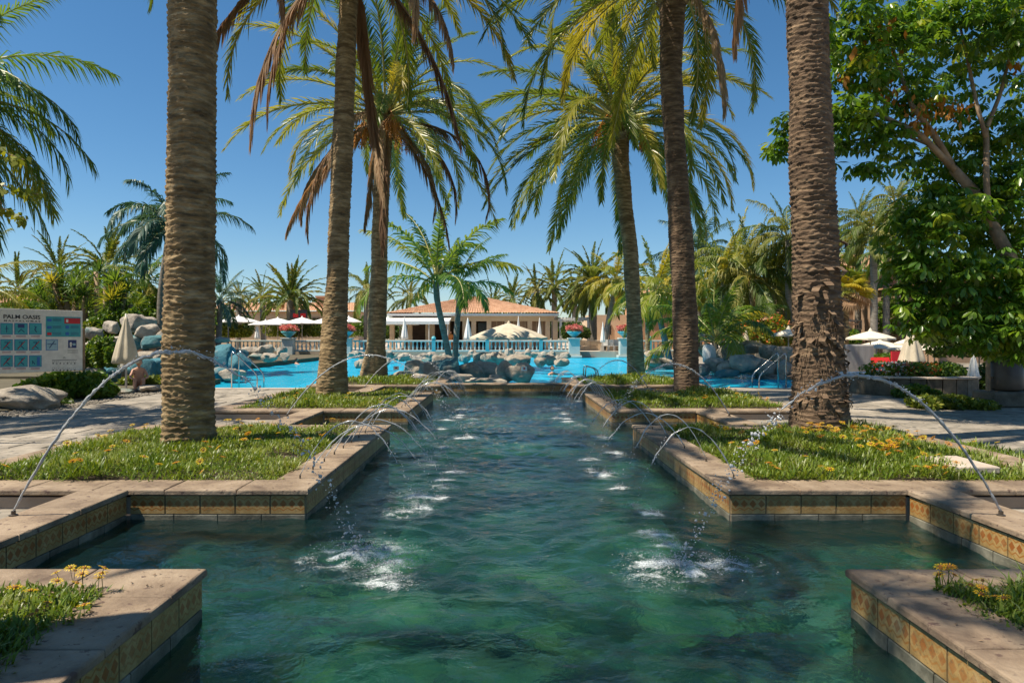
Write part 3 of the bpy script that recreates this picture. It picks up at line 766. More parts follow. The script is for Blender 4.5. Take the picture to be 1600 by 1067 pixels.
for (s, k), (dens, nl, wd, lab, nf, orr, ylo) in BEDS.items():
    r, c, U, Y, z = bed(s, k, dens, nl, wd, lab, 100+k*2+s, 0, 0, ylo)
    wgt = np.clip(c+.5, .05, 1)
    if k == 0: wgt = wgt*np.exp(-(U-2.1)*3.2)
    if (s, k) == (1, 1): wgt = wgt*np.where(U > 3.6, 2.2, 1)
    idx = r.choice(len(U), nf, replace=False, p=wgt/wgt.sum())
    for i in idx[:(34 if k == 0 else 999)]:
        colr = 'orange' if r.random() < orr else 'yellow'
        link('gazania_flower', FM[colr], None, (AX+s*U[i], Y[i], z[i]+r.uniform(.075, .15)), rot=(r.normal(0, .3)-.25, r.normal(0, .3), r.uniform(0, 6)), scale=r.uniform(.75, 1.15) if k == 0 else r.uniform(.95, 1.4),
             label='%s gazania flower in the %s %s flower bed' % (colr, row_n[k], side_n[s]), cat='flower', group='%s gazania flowers in the %s %s bed' % (colr, row_n[k], side_n[s]))
# strip of flowers beyond the stone block, along the outer rim on the right
n = 2500; P = np.stack([rng.uniform(AX+OW+.05, AX+OW+.55, n), rng.uniform(6.0, 9.0, n), np.full(n, DZ+.02)], 1)
blades(P, (.10, .2), (.005, .009), (.1, 1.0), 77, 'gazania_leaves', 'strip of gazania leaves outside the right foreground planter', M['gaz'])
for i in range(12):
    link('gazania_flower', FM['yellow'], None, (rng.uniform(AX+OW+.1, AX+OW+.5), rng.uniform(6.2, 8.5), DZ+.2), rot=(-.3, 0, 1), label='yellow gazania flower outside the right planter rim', cat='flower', group='yellow gazania flowers outside the right planter')

# ------------------------------------------------------------ palms
def frond(nl, ll, w, a0, bend, phi0, vee, droop, seed, mats, rr=.011, start=.14, jit=.08):
    r = random.Random(seed); n = 22; pos = [(0., 0.)]; ang = []
    for i in range(n):
        t = (i+.5)/n; a = a0-bend*t**1.35; ang.append(a)
        pos.append((pos[-1][0]+math.cos(a)/n, pos[-1][1]+math.sin(a)/n))
    side = r.uniform(-.06, .06)
    def P(t):
        k = min(int(t*n), n-1); f = t*n-k
        return Vector((pos[k][0]+(pos[k+1][0]-pos[k][0])*f, side*t*t, pos[k][1]+(pos[k+1][1]-pos[k][1])*f)), ang[k]
    b = MB(); pts = [P(i/11*.995)[0] for i in range(12)]
    b.tube(pts, [rr*(1-.88*i/11) for i in range(12)], 4, 1, False)
    V = []; q3 = []; q4 = []
    for i in range(nl):
        t = start+(1-start)*(i+.5)/nl
        p, a = P(t); T = Vector((math.cos(a), 0, math.sin(a))); Nn = Vector((-math.sin(a), 0, math.cos(a)))
        prof = min(1, .45+t*2.2)*(1-.68*max(0, (t-.55)/.45)**1.6)
        for sg in (-1, 1):
            Sd = Vector((0, sg, 0)); ph = phi0*(1-.5*t)+r.uniform(-jit, jit)*1.6; ve = vee+r.uniform(-.5, .45)
            d = (T*math.cos(ph)+(Sd*math.cos(ve)+Nn*math.sin(ve))*math.sin(ph)).normalized()
            L = ll*prof*r.uniform(.85, 1.1)
            wd = (T-d*T.dot(d)); wd = (wd.normalized()+Nn*r.uniform(-.5, .5)).normalized()
            mid = p+d*L*.5+Vector((0,0,-droop*L*.16)); tip = p+d*L*(1-.15*droop)+Vector((0,0,-droop*L*.75))
            b.add([p-wd*w*.5, p+wd*w*.5, mid+wd*w*.5, mid-wd*w*.5, tip], [(0,1,2,3),(3,2,4)], 0)
    return b.mesh('frond', mats)
FS = {}
SPEC = {  # nl, ll, w, phi, vee, droop
    'date': (92, .125, .0064, .84, .30, .30), 'date_low': (44, .15, .022, .78, .3, .4),
    'coco': (58, .20, .0105, 1.05, -.05, .75), 'coco_low': (42, .22, .019, 1.0, 0, .7),
    'queen': (50, .21, .017, 1.0, .2, 1.0), 'dead': (80, .12, .010, .40, -.3, .9), 'deadq': (30, .14, .014, .5, -.3, 1.2)}
ELV = [(85, 22), (68, 55), (50, 80), (30, 92), (10, 88), (-12, 66), (-35, 42)]
ELV_UP = [(86, 15), (72, 40), (55, 62), (38, 75), (20, 80), (0, 70), (-25, 50)]
ELD = [(0, 95), (-25, 68), (-50, 38)]
def fset(typ, mk, up=False):
    k = (typ, mk, up)
    if k not in FS:
        nl, ll, w, ph, ve, dr = SPEC[typ]; lst = []
        dead = typ.startswith('dead')
        for e, bd in (ELD if dead else ELV_UP if up else ELV):
            lst.append((e, [frond(nl, ll, w, R(e), R(bd*f), ph, ve, dr, rnd.random(), [M[mk], M['rachis_dead' if dead else 'rachis']], rr=.010 if 'low' not in typ else .012) for f in (.85, 1.15)]))
        FS[k] = lst
    return FS[k]
def trunk_mesh(path, rad, nr, step, mat_, amp=.02, row=.068, seed=0, name='trunk', rough=1.0):
    pts = [Vector(p) for p in path]; seg = [(pts[i+1]-pts[i]).length for i in range(len(pts)-1)]; tot = sum(seg)
    n = max(4, int(tot/step)); cum = np.concatenate([[0], np.cumsum(seg)])
    s = np.linspace(0, tot, n)
    # smooth path by Catmull-like resampling
    A = np.array([p[:] for p in pts])
    Pp = np.stack([np.interp(s, cum, A[:, k]) for k in range(3)], 1)
    for _ in range(3):
        w = max(1, int(.35/step)); ker = np.ones(2*w+1)/(2*w+1)
        for k in range(3):
            e = np.concatenate([2*Pp[0, k]-Pp[w:0:-1, k], Pp[:, k], 2*Pp[-1, k]-Pp[-2:-w-2:-1, k]]); Pp[:, k] = np.convolve(e, ker, 'valid')
    Rd = np.interp(s, cum, np.array(rad))
    th = np.linspace(0, 2*np.pi, nr, endpoint=False)
    Sg, Th = np.meshgrid(s, th, indexing='ij')
    cx, sx = np.cos(Th), np.sin(Th)
    wob = .5*fbm(cx*1.2+seed, sx*1.2, Sg*1.3, 2)
    ns = 11
    ph = Sg/row+wob+.13*np.sin(Th*ns+np.floor(Sg/row+wob)*math.pi)+.22*fbm(cx*3.1+seed, sx*3.1, Sg*2.2, 2)
    fr = ph-np.floor(ph)
    d = amp*((fr**1.4)*1.1-.5)*(0.55+.6*np.abs(fbm(cx*2.2, sx*2.2+seed, Sg*5, 2)))
    d += rough*(.010*fbm(cx*4+seed, sx*4, Sg*16, 3)+.022*vnoise(cx*1.1, sx*1.1+seed, Sg*1.1)+.018*vnoise(cx*.4+seed, sx*.4, Sg*.8))
    Rr = Rd[:, None]+d
    V = np.stack([Pp[:, 0:1]+Rr*cx, Pp[:, 1:2]+Rr*sx, Pp[:, 2:3]+0*Rr], -1).reshape(-1, 3)
    i = (np.arange(n-1)[:, None]*nr+np.arange(nr)[None]); j = (np.arange(n-1)[:, None]*nr+(np.arange(nr)+1)[None] % nr)
    q = np.stack([i, j, j+nr, i+nr], -1).reshape(-1, 4)
    return npmesh(name, V, [q], mat_, None, True)
def bunch_mesh():
    b = MB(); r = random.Random(4)
    b.tube([(0,0,0),(.25,0,.02),(.42,0,-.15)], .012, 4)
    for i in range(46):
        a = r.uniform(0, 6.28); q = r.uniform(.02, .2); L = r.uniform(.35, .7)
        p = Vector((.42, 0, -.15)); e = p+Vector((math.cos(a)*q, math.sin(a)*q, -L*.5)); f_ = e+Vector((math.cos(a)*q*.3, math.sin(a)*q*.3, -L*.5))
        b.tube([p, e, f_], .006, 3)
        for j in range(6):
            c = e.lerp(f_, j/6)+Vector((r.uniform(-.02,.02), r.uniform(-.02,.02), 0)); b.lathe([(.004,-.016),(.013,0),(.004,.016)], 4, c)
    return b.mesh('fruit_bunch', M['fruit'])
BUNCH = bunch_mesh()
D_BG = {}
G1 = 'tall date palms lining the water channel'
def palm(name, label, base, path, rad, typ, mk, L, nf, group=None, up=False, ndead=0, emin=-35, emax=86, fruit=0, tm='bark', nr=40, step=.03, amp=.02, row=.068, seed=0, rough=1.0, boots=True, azs=None, skip=None, cat='palm tree', smooth_top=None):
    base = Vector(base)
    t = thing(name, label, cat, base, group=group)
    if group == G1: rad = [q*.93 for q in rad]
    pl = [Vector(p)-base for p in path]
    link('trunk', trunk_mesh(pl, rad, nr, step, M[tm], amp, row, seed, rough=rough), t)
    top = pl[-1]; rt = rad[-1]
    fs = fset(typ, mk, up); r = random.Random(seed+50)
    if boots:   # stubs of cut leaf bases
        b = MB()
        for i in range(70):
            a = i*2.39996; h = -.75+i*.011*1.0
            d = Vector((math.cos(a), math.sin(a), 0)); c = top+d*(rt*.95)+Vector((0,0,h))
            w = .055*rt/.25; q = Matrix.Rotation(a, 3, 'Z')
            vs = [q @ Vector(v)*(rt/.27) for v in ((-.03,-.09,-.06),(-.03,.09,-.06),(.10,-.045,.12),(.10,.045,.12),(-.04,-.06,.10),(-.04,.06,.10))]
            b.add([c+v for v in vs], [(0,1,3,2),(2,3,5,4),(0,2,4),(1,5,3)])
        b.build('leaf_bases', M['bark'], t, kind='stuff')
    if D_BG.get('on'): nf = int(nf*1.45)
    for i in range(nf):
        f = (i+.5)/nf; e = emax+(emin-emax)*f**.85+r.uniform(-6, 6)
        az = i*2.39996+r.uniform(-.25, .25)
        if azs: az = azs[i % len(azs)]+r.uniform(-.15, .15)
        kk = min(range(len(fs)), key=lambda q: abs(fs[q][0]-e)); me = r.choice(fs[kk][1])
        sc = L*r.uniform(.88, 1.1)
        d = Vector((math.cos(az), math.sin(az), 0))*rt*(.35+.5*f)
        link('frond', me, t, top+d+Vector((0,0,.25-.35*f)), rot=(r.uniform(-.25,.25), r.uniform(-.08,.08), az), scale=sc)
    if ndead:
        dm = 'dead' if typ == 'date' else 'deadq'; fd = fset(dm, 'dead')
        for i in range(ndead):
            az = i*2.39996*1.7+seed+r.uniform(-.3, .3)
            me = r.choice(r.choice(fd)[1]); d = Vector((math.cos(az), math.sin(az), 0))*rt
            link('dry_frond', me, t, top+d+Vector((0,0,-.25)), rot=(r.uniform(-.2,.2), 0, az), scale=L*r.uniform(.75, 1.05), label='dry brown frond hanging down')
    for i in range(fruit):
        az = seed+i*2.1; d = Vector((math.cos(az), math.sin(az), 0))
        link('fruit_bunch', BUNCH, t, top+d*rt*.7+Vector((0,0,.05)), rz=az, scale=L*.28)
    return t
def tp(D, pts): return [at(px, py, D) for px, py in pts]
palm('date_palm', 'thickest date palm trunk at left, standing in the foreground bed', at(295,695,8.3), tp(8.3, [(296,700),(294,660),(293,560),(299,330),(301,0),(303,-300),(304,-560)]),
     [.345,.31,.298,.298,.285,.27,.29], 'date', 'date', 3.9, 30, G1, emin=-20, ndead=3, nr=120, step=.011, amp=.024, seed=1)
palm('date_palm', 'date palm with tapering swollen base, second on the left, its crown above the frame', at(520,622,14.8), tp(14.8, [(519,626),(519,600),(521,540),(527,420),(536,200),(545,0),(550,-85)]),
     [.36,.36,.29,.245,.235,.225,.26], 'date', 'date', 4.8, 40, G1, emin=-8, ndead=9, nr=72, step=.018, seed=2)
palm('date_palm', 'date palm behind the second left one, with a ring of hanging dry fronds', at(585,590,22.4), tp(22.4, [(584,592),(585,575),(588,540),(592,420),(597,260),(604,180)]),
     [.5,.46,.33,.29,.27,.27], 'date', 'date', 4.9, 46, G1, emin=-8, ndead=13, fruit=4, nr=56, step=.025, seed=3)
palm('date_palm', 'ragged date palm trunk at right, standing among the orange flowers', at(1280,675,9.4), tp(9.4, [(1279,682),(1281,640),(1281,560),(1277,480),(1270,300),(1264,100),(1261,-20),(1258,-300),(1257,-400)]),
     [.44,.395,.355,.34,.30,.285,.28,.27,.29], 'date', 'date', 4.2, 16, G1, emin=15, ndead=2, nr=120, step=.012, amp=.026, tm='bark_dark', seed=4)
palm('date_palm', 'straight date palm in the second right bed, dark trunk reaching the top edge', at(1073,610,16.9), tp(16.9, [(1072,614),(1073,590),(1071,500),(1066,400),(1054,220),(1049,120),(1050,40),(1051,-40)]),
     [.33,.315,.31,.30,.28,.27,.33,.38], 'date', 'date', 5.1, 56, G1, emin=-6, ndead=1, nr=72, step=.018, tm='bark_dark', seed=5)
palm('date_palm', 'leaning date palm with a full round crown, third on the right', at(992,583,25.7), tp(25.7, [(994,586),(993,560),(990,480),(984,380),(971,270),(966,190)]),
     [.36,.34,.30,.30,.32,.44], 'date', 'date', 5.8, 70, G1, emin=-32, ndead=0, fruit=4, nr=56, step=.025, seed=6)

palm('date_palm', 'unseen date palm added in the nearest left planter, its shadow crossing the coping', (-3.62, 2.35, -.03), [(-3.62,2.35,-.03),(-3.6,2.35,4),(-3.55,2.4,8.6)],
     [.34,.29,.28], 'date', 'date', 3.9, 12, G1, emin=0, ndead=1, nr=40, step=.04, seed=9)  # unseen palm, added out of frame to shade the near coping; crown kept sparse
# ragged flaps of bark and root fibres on the right foreground palm
def flaps():
    root = [o for o in bpy.data.objects if o.name.startswith('date_palm') and abs(o.location.y-9.4) < .01][0]
    b = MB(); r = random.Random(8)
    for i in range(110):
        z = r.choice([r.gauss(1.35, .45), r.gauss(.45, .16)]); a = r.uniform(math.pi*.9, math.pi*2.1); rr = .34
        c = Vector((math.cos(a)*rr, math.sin(a)*rr, z)); d = Vector((math.cos(a), math.sin(a), 0)); tt = Vector((-math.sin(a), math.cos(a), 0))
        L = r.uniform(.04, .13); w = r.uniform(.02, .06); o = r.uniform(.02, .085)
        p1 = c+d*o+Vector((0,0,-L*.6))+tt*r.uniform(-.04,.04); p2 = c+d*o*.8+Vector((0,0,-L*1.2))+tt*r.uniform(-.05,.05)
        b.add([c-tt*w-d*.03, c+tt*w-d*.03, p1+tt*w*.9, p1-tt*w*.8, p2+tt*w*.3, p2-tt*w*.4], [(0,1,2,3),(3,2,4,5)])
        b.add([c-tt*w-d*.045, c+tt*w-d*.045, p1+tt*w*.9-d*.015, p1-tt*w*.8-d*.015], [(3,2,1,0)])
    for i in range(2600):
        a = r.uniform(0, 6.28); z = r.choice((r.uniform(.0, .5), r.uniform(.0, .5), r.uniform(.5, 1.7))); rr = .35+.03*(.4-z); L = r.uniform(.05, .13)
        c = Vector((math.cos(a)*rr, math.sin(a)*rr, z)); d = Vector((math.cos(a), math.sin(a), 0)); tt = Vector((-math.sin(a), math.cos(a), 0))
        e = c+d*r.uniform(.02,.05)+tt*r.uniform(-.03,.03)-Vector((0,0,L)); b.add([c-tt*.006, c+tt*.006, e], [(0,1,2)])
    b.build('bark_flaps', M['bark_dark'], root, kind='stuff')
flaps()

# coconut palm at the far left, its trunk outside the frame
palm('coconut_palm', 'feathery palm fronds reaching in from the upper left edge', (-10.5, 12.2, DZ), [(-10.5,12.2,DZ),(-10.35,12.1,2),(-10.1,12,5.5)], [.2,.15,.13], 'coco', 'coco', 2.95, 38, None, emin=-40, emax=75, tm='bark_grey', nr=24, step=.06, seed=21, ndead=4)
palm('coconut_palm', 'yellow green arching palm fronds at the left edge above the sign board', (-13.2, 15.8, DZ), [(-13.2,15.8,DZ),(-12.9,15.8,1.2),(-12.7,15.8,2.2)], [.2,.15,.13], 'coco', 'coco_yellow', 2.0, 14, None, emin=25, emax=75, tm='bark_grey', nr=24, step=.06, seed=22)

def bgpalm(label, D, pts, wpx, typ, mk, Lpx, nf, **kw):
    gz = kw.pop('gz', .2 if D > 55 else -.1)
    path = tp(D, pts); b = Vector(path[0]); b.z = gz; path[0] = b
    k = D/F/2; rad = [wpx*k*1.15]+[wpx*k]*(len(path)-1)
    d = dict(nr=14, step=.12, amp=.012, row=.16, rough=.6, boots=False, seed=int(pts[-1][0]), tm='bark_grey')
    d.update(kw)
    D_BG['on'] = 1
    return palm(d.pop('name', 'palm_tree'), label, b, path, rad, typ, mk, Lpx*D/F, nf, **d)
bgpalm('date palm with upright fronds above the yuccas, leftmost behind the sign board', 44, [(92,560),(92,428)], 9, 'date_low', 'date_far', 62, 26, up=True)
bgpalm('larger date palm above the yucca clumps, second from the left edge', 40, [(168,560),(167,425)], 10, 'date_low', 'date_far', 74, 30, up=True)
bgpalm('small date palm half hidden at the far left behind the sign board', 50, [(28,560),(28,455)], 9, 'date_low', 'date_far', 55, 22, up=True)
bgpalm('tall slim palm with drooping feathery fronds behind the thick left trunk', 30, [(250,560),(252,450),(268,352)], 11, 'queen', 'blue_leaf', 118, 17, emin=-15, emax=65, name='queen_palm')
bgpalm('palm with yellowing fronds just left of the thick left trunk', 33, [(228,560),(228,440)], 9, 'queen', 'coco', 75, 16, name='queen_palm')
bgpalm('pale feathery palm beside the lamp post right of the thick left trunk', 52, [(340,560),(345,470)], 8, 'queen', 'blue_leaf', 55, 16, up=True, name='queen_palm')
bgpalm('small dark palm right of the lamp post, low in the distance', 66, [(372,540),(374,466)], 8, 'date_low', 'date_far', 34, 16)
bgpalm('date palm with orange fruit standing behind the white umbrellas', 66, [(455,540),(454,470)], 12, 'date_low', 'date_far', 66, 40, fruit=3, up=True, emin=-5)
bgpalm('small dark palm low between the left pair of tall trunks', 74, [(412,540),(410,462)], 8, 'date_low', 'date_far', 38, 18)
bgpalm('dark palm peeking out between the two left trunks', 64, [(572,545),(572,455)], 7, 'queen', 'date_far', 50, 16)
bgpalm('palm just left of the turquoise-stained coconut pair, low', 70, [(632,545),(640,465)], 7, 'date_low', 'date_far', 45, 18)
bgpalm('coconut palm on the rock island, left of the leaning pair', 31, [(705,566),(694,520),(683,470),(681,440)], 9, 'coco_low', 'coco', 145, 9, emin=18, name='coconut_palm', gz=-.1, up=True)
bgpalm('coconut palm on the rock island, right of the leaning pair', 32, [(710,566),(714,510),(718,470),(716,448)], 9, 'coco_low', 'coco', 92, 9, emin=5, name='coconut_palm', gz=-.1, up=True)
for px, py, l, q in [(770,478,40,'leftmost dark palm behind the restaurant roof'),(800,468,45,'dark palm above the middle of the restaurant roof'),(838,455,50,'taller dark palm above the right end of the restaurant roof'),(866,450,55,'dark palm behind the pergola'),(898,462,42,'palm directly left of the tall distant date palm'),(742,482,34,'small palm rising behind the roof ridge')]:
    bgpalm(q, 90, [(px,545),(px,py)], 8, 'date_low', 'date_far', l, 20, up=True, group=None)
bgpalm('full date palm between the restaurant and the leaning date palm', 62, [(926,550),(926,446)], 12, 'date_low', 'date_far', 68, 40, emin=-35, fruit=2)
bgpalm('yellowish palm just behind the leaning date palm trunk', 58, [(942,550),(962,440)], 8, 'queen', 'coco_yellow', 62, 18)
bgpalm('curved coconut palm with turquoise-stained trunk between the two right trunks', 36, [(1048,562),(1036,520),(1027,480),(1026,455)], 9, 'coco_low', 'coco_yellow', 92, 17, emin=-30, name='coconut_palm', tm='bark_blue')
bgpalm('tall feathery palm left of the dark straight right trunk', 56, [(1092,550),(1090,405)], 9, 'queen', 'blue_leaf', 88, 20, emin=-30, name='queen_palm')
bgpalm('young coconut palm rising from the right rocks', 31, [(1119,562),(1117,532)], 9, 'coco_low', 'coco', 118, 13, emin=15, up=True, name='coconut_palm', gz=.1)
bgpalm('brown trunked palm behind the open umbrella, right of the dark trunk', 44, [(1178,556),(1178,470),(1172,435)], 11, 'queen', 'date_far', 100, 24, emin=-35, tm='bark', name='queen_palm')
bgpalm('palm with arching yellow fronds above the bougainvillea', 46, [(1130,556),(1130,440)], 9, 'queen', 'coco_yellow', 85, 18, emin=-20)
bgpalm('high palm crown left of the ragged right trunk', 42, [(1232,556),(1232,375)], 9, 'queen', 'date_far', 84, 22, emin=-35, name='queen_palm')
bgpalm('ringed slim palm trunk in front of the brown building', 38, [(1365,566),(1366,460),(1364,368)], 10, 'queen', 'date_far', 66, 20, emin=-40, name='queen_palm')
bgpalm('palm crown with dry grey fronds against the sky right of the ragged trunk', 48, [(1340,556),(1342,352)], 8, 'queen', 'date_far', 58, 18, ndead=6, name='queen_palm')
bgpalm('palm crown behind the schefflera at right', 44, [(1412,556),(1400,322)], 8, 'queen', 'date_far', 60, 20, ndead=4, name='queen_palm')
for px, py, D, l, w_, mk_, q in [(1150,415,52,80,9,'coco_yellow','yellow green palm crown rising over the bougainvillea hedge'),(1207,440,48,70,9,'date_far','palm with low drooping fronds directly left of the ragged trunk'),
        (1296,410,46,66,9,'coco','palm crown close behind the right edge of the ragged trunk'),(1060,455,54,52,8,'date_far','short palm hidden behind the straight dark right trunk'),(1385,395,42,62,9,'coco','green palm crown in front of the brown house')]:
    bgpalm(q, D, [(px,552),(px,py)], w_, 'queen', mk_, l, 16, emin=-30, name='queen_palm')
# fan palm
def fan_leaf():
    b = MB(); b.tube([(0,0,0),(.25,0,.08),(.5,0,.10)], .012, 4, 1)
    r = random.Random(3)
    for i in range(26):
        a = R(-125+250*i/25); L = .5*(1-.25*abs(a)/2.2)*r.uniform(.9,1.05); d = Vector((math.cos(a), math.sin(a), 0)); s_ = Vector((-math.sin(a), math.cos(a), 0))
        p = Vector((.5,0,.10)); m_ = p+d*L*.6+Vector((0,0,.02)); e = p+d*L+Vector((0,0,-.16))
        b.add([p-s_*.004, p+s_*.004, m_+s_*.028, m_-s_*.028, e], [(0,1,2,3),(3,2,4)], 0)
    return b
FANS = {k: fan_leaf().mesh('fan_leaf', [M[k], M['rachis']]) for k in ('coco_yellow', 'coco', 'dead')}
def fanpalm(label, D, px, pyb, pyc, Rpx, wpx, mk):
    b = at(px, pyb, D); b.z = DZ; c = at(px, pyc, D); t = thing('fan_palm', label, 'palm tree', b)
    link('trunk', trunk_mesh([Vector((0,0,0)), c-b], [wpx*D/F/2]*2, 14, .1, M['bark'], .01, .12), t)
    r = random.Random(px); sc = Rpx*D/F
    for i in range(30):
        f = (i+.5)/30; e = R(75-115*f); mk_ = mk if f < .72 else 'dead'
        link('fan_leaf', FANS[mk_], t, c-b, rot=(r.uniform(-.4,.4), -e, i*2.4), scale=sc*r.uniform(.85, 1.1))
fanpalm('fan palm with a pale dry skirt just right of the ragged trunk', 34, 1322, 560, 462, 46, 8, 'coco_yellow')
fanpalm('small yellow green palm behind the turquoise-stained trunk', 52, 1012, 550, 480, 26, 7, 'coco')

# ------------------------------------------------------------ bushes, yuccas, leafy trees
def cloud(ell, n, size, seed, shell=.55, flat_=.0):
    """n leaves over the lobes ell = [(cx,cy,cz,rx,ry,rz)]"""
    r = np.random.default_rng(seed); E = np.array(ell, float)
    wv = E[:, 3]*E[:, 5]+.01; idx = r.choice(len(E), n, p=wv/wv.sum())
    d = r.normal(size=(n, 3)); d /= np.linalg.norm(d, axis=1)[:, None]
    rad = (shell+(1-shell)*r.random(n)**.7)*(1+.22*fbm(d[:, 0]*2.3+idx, d[:, 1]*2.3, d[:, 2]*2.3, 2))
    C = E[idx, :3]+d*rad[:, None]*E[idx, 3:]
    ax = r.normal(size=(n, 3))+d*.6; ax[:, 2] -= .3; ax /= np.linalg.norm(ax, axis=1)[:, None]
    sd = np.cross(ax, r.normal(size=(n, 3))); sd /= np.linalg.norm(sd, axis=1)[:, None]
    L = r.uniform(.7, 1.3, n)[:, None]*size; w = L*.24
    V = np.stack([C-ax*L*.5, C+sd*w, C+ax*L*.5, C-sd*w], 1).reshape(-1, 3)
    return V, np.arange(n*4).reshape(-1, 4), np.repeat(r.random(n), 4)
def bush(label, D, px0, px1, py0, pyb, n, size, mk, seed, name='bush', cat='bush', blossoms=None, depth=1.0, lobes=6, gz=None, group=None):
    a, b = at(px0, py0, D), at(px1, pyb, D)
    w = (b.x-a.x)/2; z0 = gz if gz is not None else b.z; h = a.z-z0; c = Vector(((a.x+b.x)/2, D, z0)); r = random.Random(seed)
    t = thing(name, label, cat, c, group=group); ell = []
    for i in range(lobes):
        q = (i+.5)/lobes*2-1; hh = h*r.uniform(.55, .98)*(1-.25*q*q)
        ell.append((q*w*.8, r.uniform(-.4,.4)*w*depth*.5, hh*.52, w/lobes*1.7, max(.3, w*depth*.5), hh*.50))
    V, Fc, rr = cloud(ell, n, size, seed)
    V[:, 2] = np.maximum(V[:, 2], .01)
    link('foliage', npmesh('foliage', V, [Fc], M[mk], {'rnd': rr}), t)
    st = MB()
    for i in range(5): st.tube([(r.uniform(-.3,.3)*w, 0, -.02), (r.uniform(-.6,.6)*w, 0, h*.6)], [.04, .015], 5)
    st.build('stem', M['wood'], t)
    if blossoms:
        bm, nb, bs = blossoms; V, Fc, rr = cloud(ell, nb, bs, seed+1, .85); V[:, 2] = np.maximum(V[:, 2], .02)
        link('blossoms', npmesh('blossoms', V, [Fc], M[bm], {'rnd': rr}), t, kind='stuff')
    return t
def rosette_mesh(mk, n=46, L=.55, w=.022):
    b = MB(); r = random.Random(9)
    for i in range(n):
        a = i*2.4; e = R(85-100*(i/n)); d = Vector((math.cos(a)*math.cos(e), math.sin(a)*math.cos(e), math.sin(e))); s_ = Vector((-math.sin(a), math.cos(a), 0))
        l = L*r.uniform(.8,1.1); m_ = d*l*.55; e_ = d*l+Vector((0,0,-.07*math.cos(e)))
        b.add([-s_*w*.5, s_*w*.5, m_+s_*w, m_-s_*w, e_], [(0,1,2,3),(3,2,4)])
    return b.mesh('leaf_rosette', M[mk])
ROS = rosette_mesh('coco'); ROSB = rosette_mesh('bush_dark')
def yucca(label, D, px, heads, seed):
    b = at(px, 560, D); b.z = -.05; t = thing('yucca', label, 'yucca', b); r = random.Random(seed)
    for hx, hy in heads:
        p = at(hx, hy, D+r.uniform(-1, 1)); p -= b
        m = MB(); m.tube([(p.x*.25, 0, 0), (p.x*.6, p.y*.5, p.z*.55), p], [.22, .15, .09], 8); m.build('stem', M['wood'], t, True)
        for k in range(5):
            link('leaf_rosette', ROS, t, p+Vector((r.uniform(-.4,.4), r.uniform(-.4,.4), -k*.28)), rot=(r.uniform(-.5,.5), r.uniform(-.5,.5), r.uniform(0, 6)), scale=r.uniform(1.0, 1.5))
yucca('many-headed yucca clump left of the tall boulders, its left half', 30, 120, [(82,432),(100,448),(118,432),(92,470),(135,440)], 1)
yucca('many-headed yucca clump left of the tall boulders, its right half', 29, 165, [(150,425),(165,448),(182,440),(196,455),(175,470),(205,475)], 2)
bush('dark green shrub between the yuccas and the boulders', 28, 140, 225, 462, 525, 7000, .16, 'bush', 31)
bush('rounded green hedge behind the sign board', 34, -60, 70, 462, 512, 8000, .2, 'bush', 32)
bush('bright green shrub at the foot of the yucca, behind the sign board', 27, 60, 160, 492, 540, 4000, .14, 'bush_yellow', 33)
bush('green shrub beneath the leftmost white umbrella', 60, 338, 395, 505, 528, 2600, .28, 'bush_yellow', 34)
bush('yellow green shrub behind the white umbrellas', 66, 405, 520, 492, 527, 3400, .3, 'bush_yellow', 35)
bush('climbing plant over the wall left of the white umbrellas', 72, 318, 400, 474, 524, 3200, .34, 'bush_dark', 36)
bush('hedge at the left wing of the restaurant', 72, 540, 610, 490, 527, 2600, .3, 'bush', 37)
bush('shrub beside the pergola', 60, 875, 925, 498, 530, 2600, .26, 'bush_dark', 38)
bush('shrub in front of the pale gate wall', 58, 1040, 1075, 488, 535, 2400, .26, 'bush_yellow', 39)
bush('orange flowering bougainvillea hedge above the right rocks', 36, 1120, 1250, 484, 545, 7500, .2, 'bush_yellow', 40, name='bougainvillea', blossoms=('blossom_o', 700, .17))
bush('green hedge at right of the bougainvillea behind the ragged trunk', 38, 1235, 1345, 500, 545, 4500, .22, 'bush', 41)
bush('dark green shrub behind the red cushions', 30, 1345, 1420, 548, 578, 2600, .16, 'bush', 42)
bush('shrub with white blossoms behind the round stone planter', 22, 1455, 1525, 560, 605, 4000, .12, 'bush', 43, blossoms=('blossom_w', 120, .1))
bush('shadowy shrub under the schefflera beside the litter bin', 18.5, 1500, 1640, 560, 612, 5200, .13, 'bush_dark', 44)
bush('tall dark hedge behind the schefflera trunk', 26, 1440, 1720, 400, 560, 12000, .26, 'bush_dark', 45)
bush('bright fern-like shrub at the foot of the litter bin', 14.2, 1418, 1560, 612, 640, 3400, .12, 'bush_yellow', 46)
bush('leafy clump spilling over the left boulder', 14.4, 30, 62, 602, 636, 900, .1, 'bush', 47)
bush('strappy green plants below the sign board', 16.5, 40, 180, 578, 622, 4800, .2, 'bush', 48)
bush('low green plants between the boulder and the path', 15, -40, 110, 615, 640, 2800, .12, 'bush_dark', 49)
bush('spiky plants in front of the blue rocks', 19.3, 190, 262, 583, 602, 1500, .16, 'bush_yellow', 50)
for i, (a, b_, h) in enumerate([(-80,120,462),(90,330,470),(300,520,478),(500,720,482),(700,960,470),(930,1160,462),(1120,1330,440),(1300,1560,430),(1500,1750,420)]):
    bush('mass of far garden trees closing the view', 118, a, b_, h+10, 530, 5200, .8, 'bush_dark', 60+i, name='tree_mass', cat='trees', lobes=9, depth=.3, group='far garden trees')

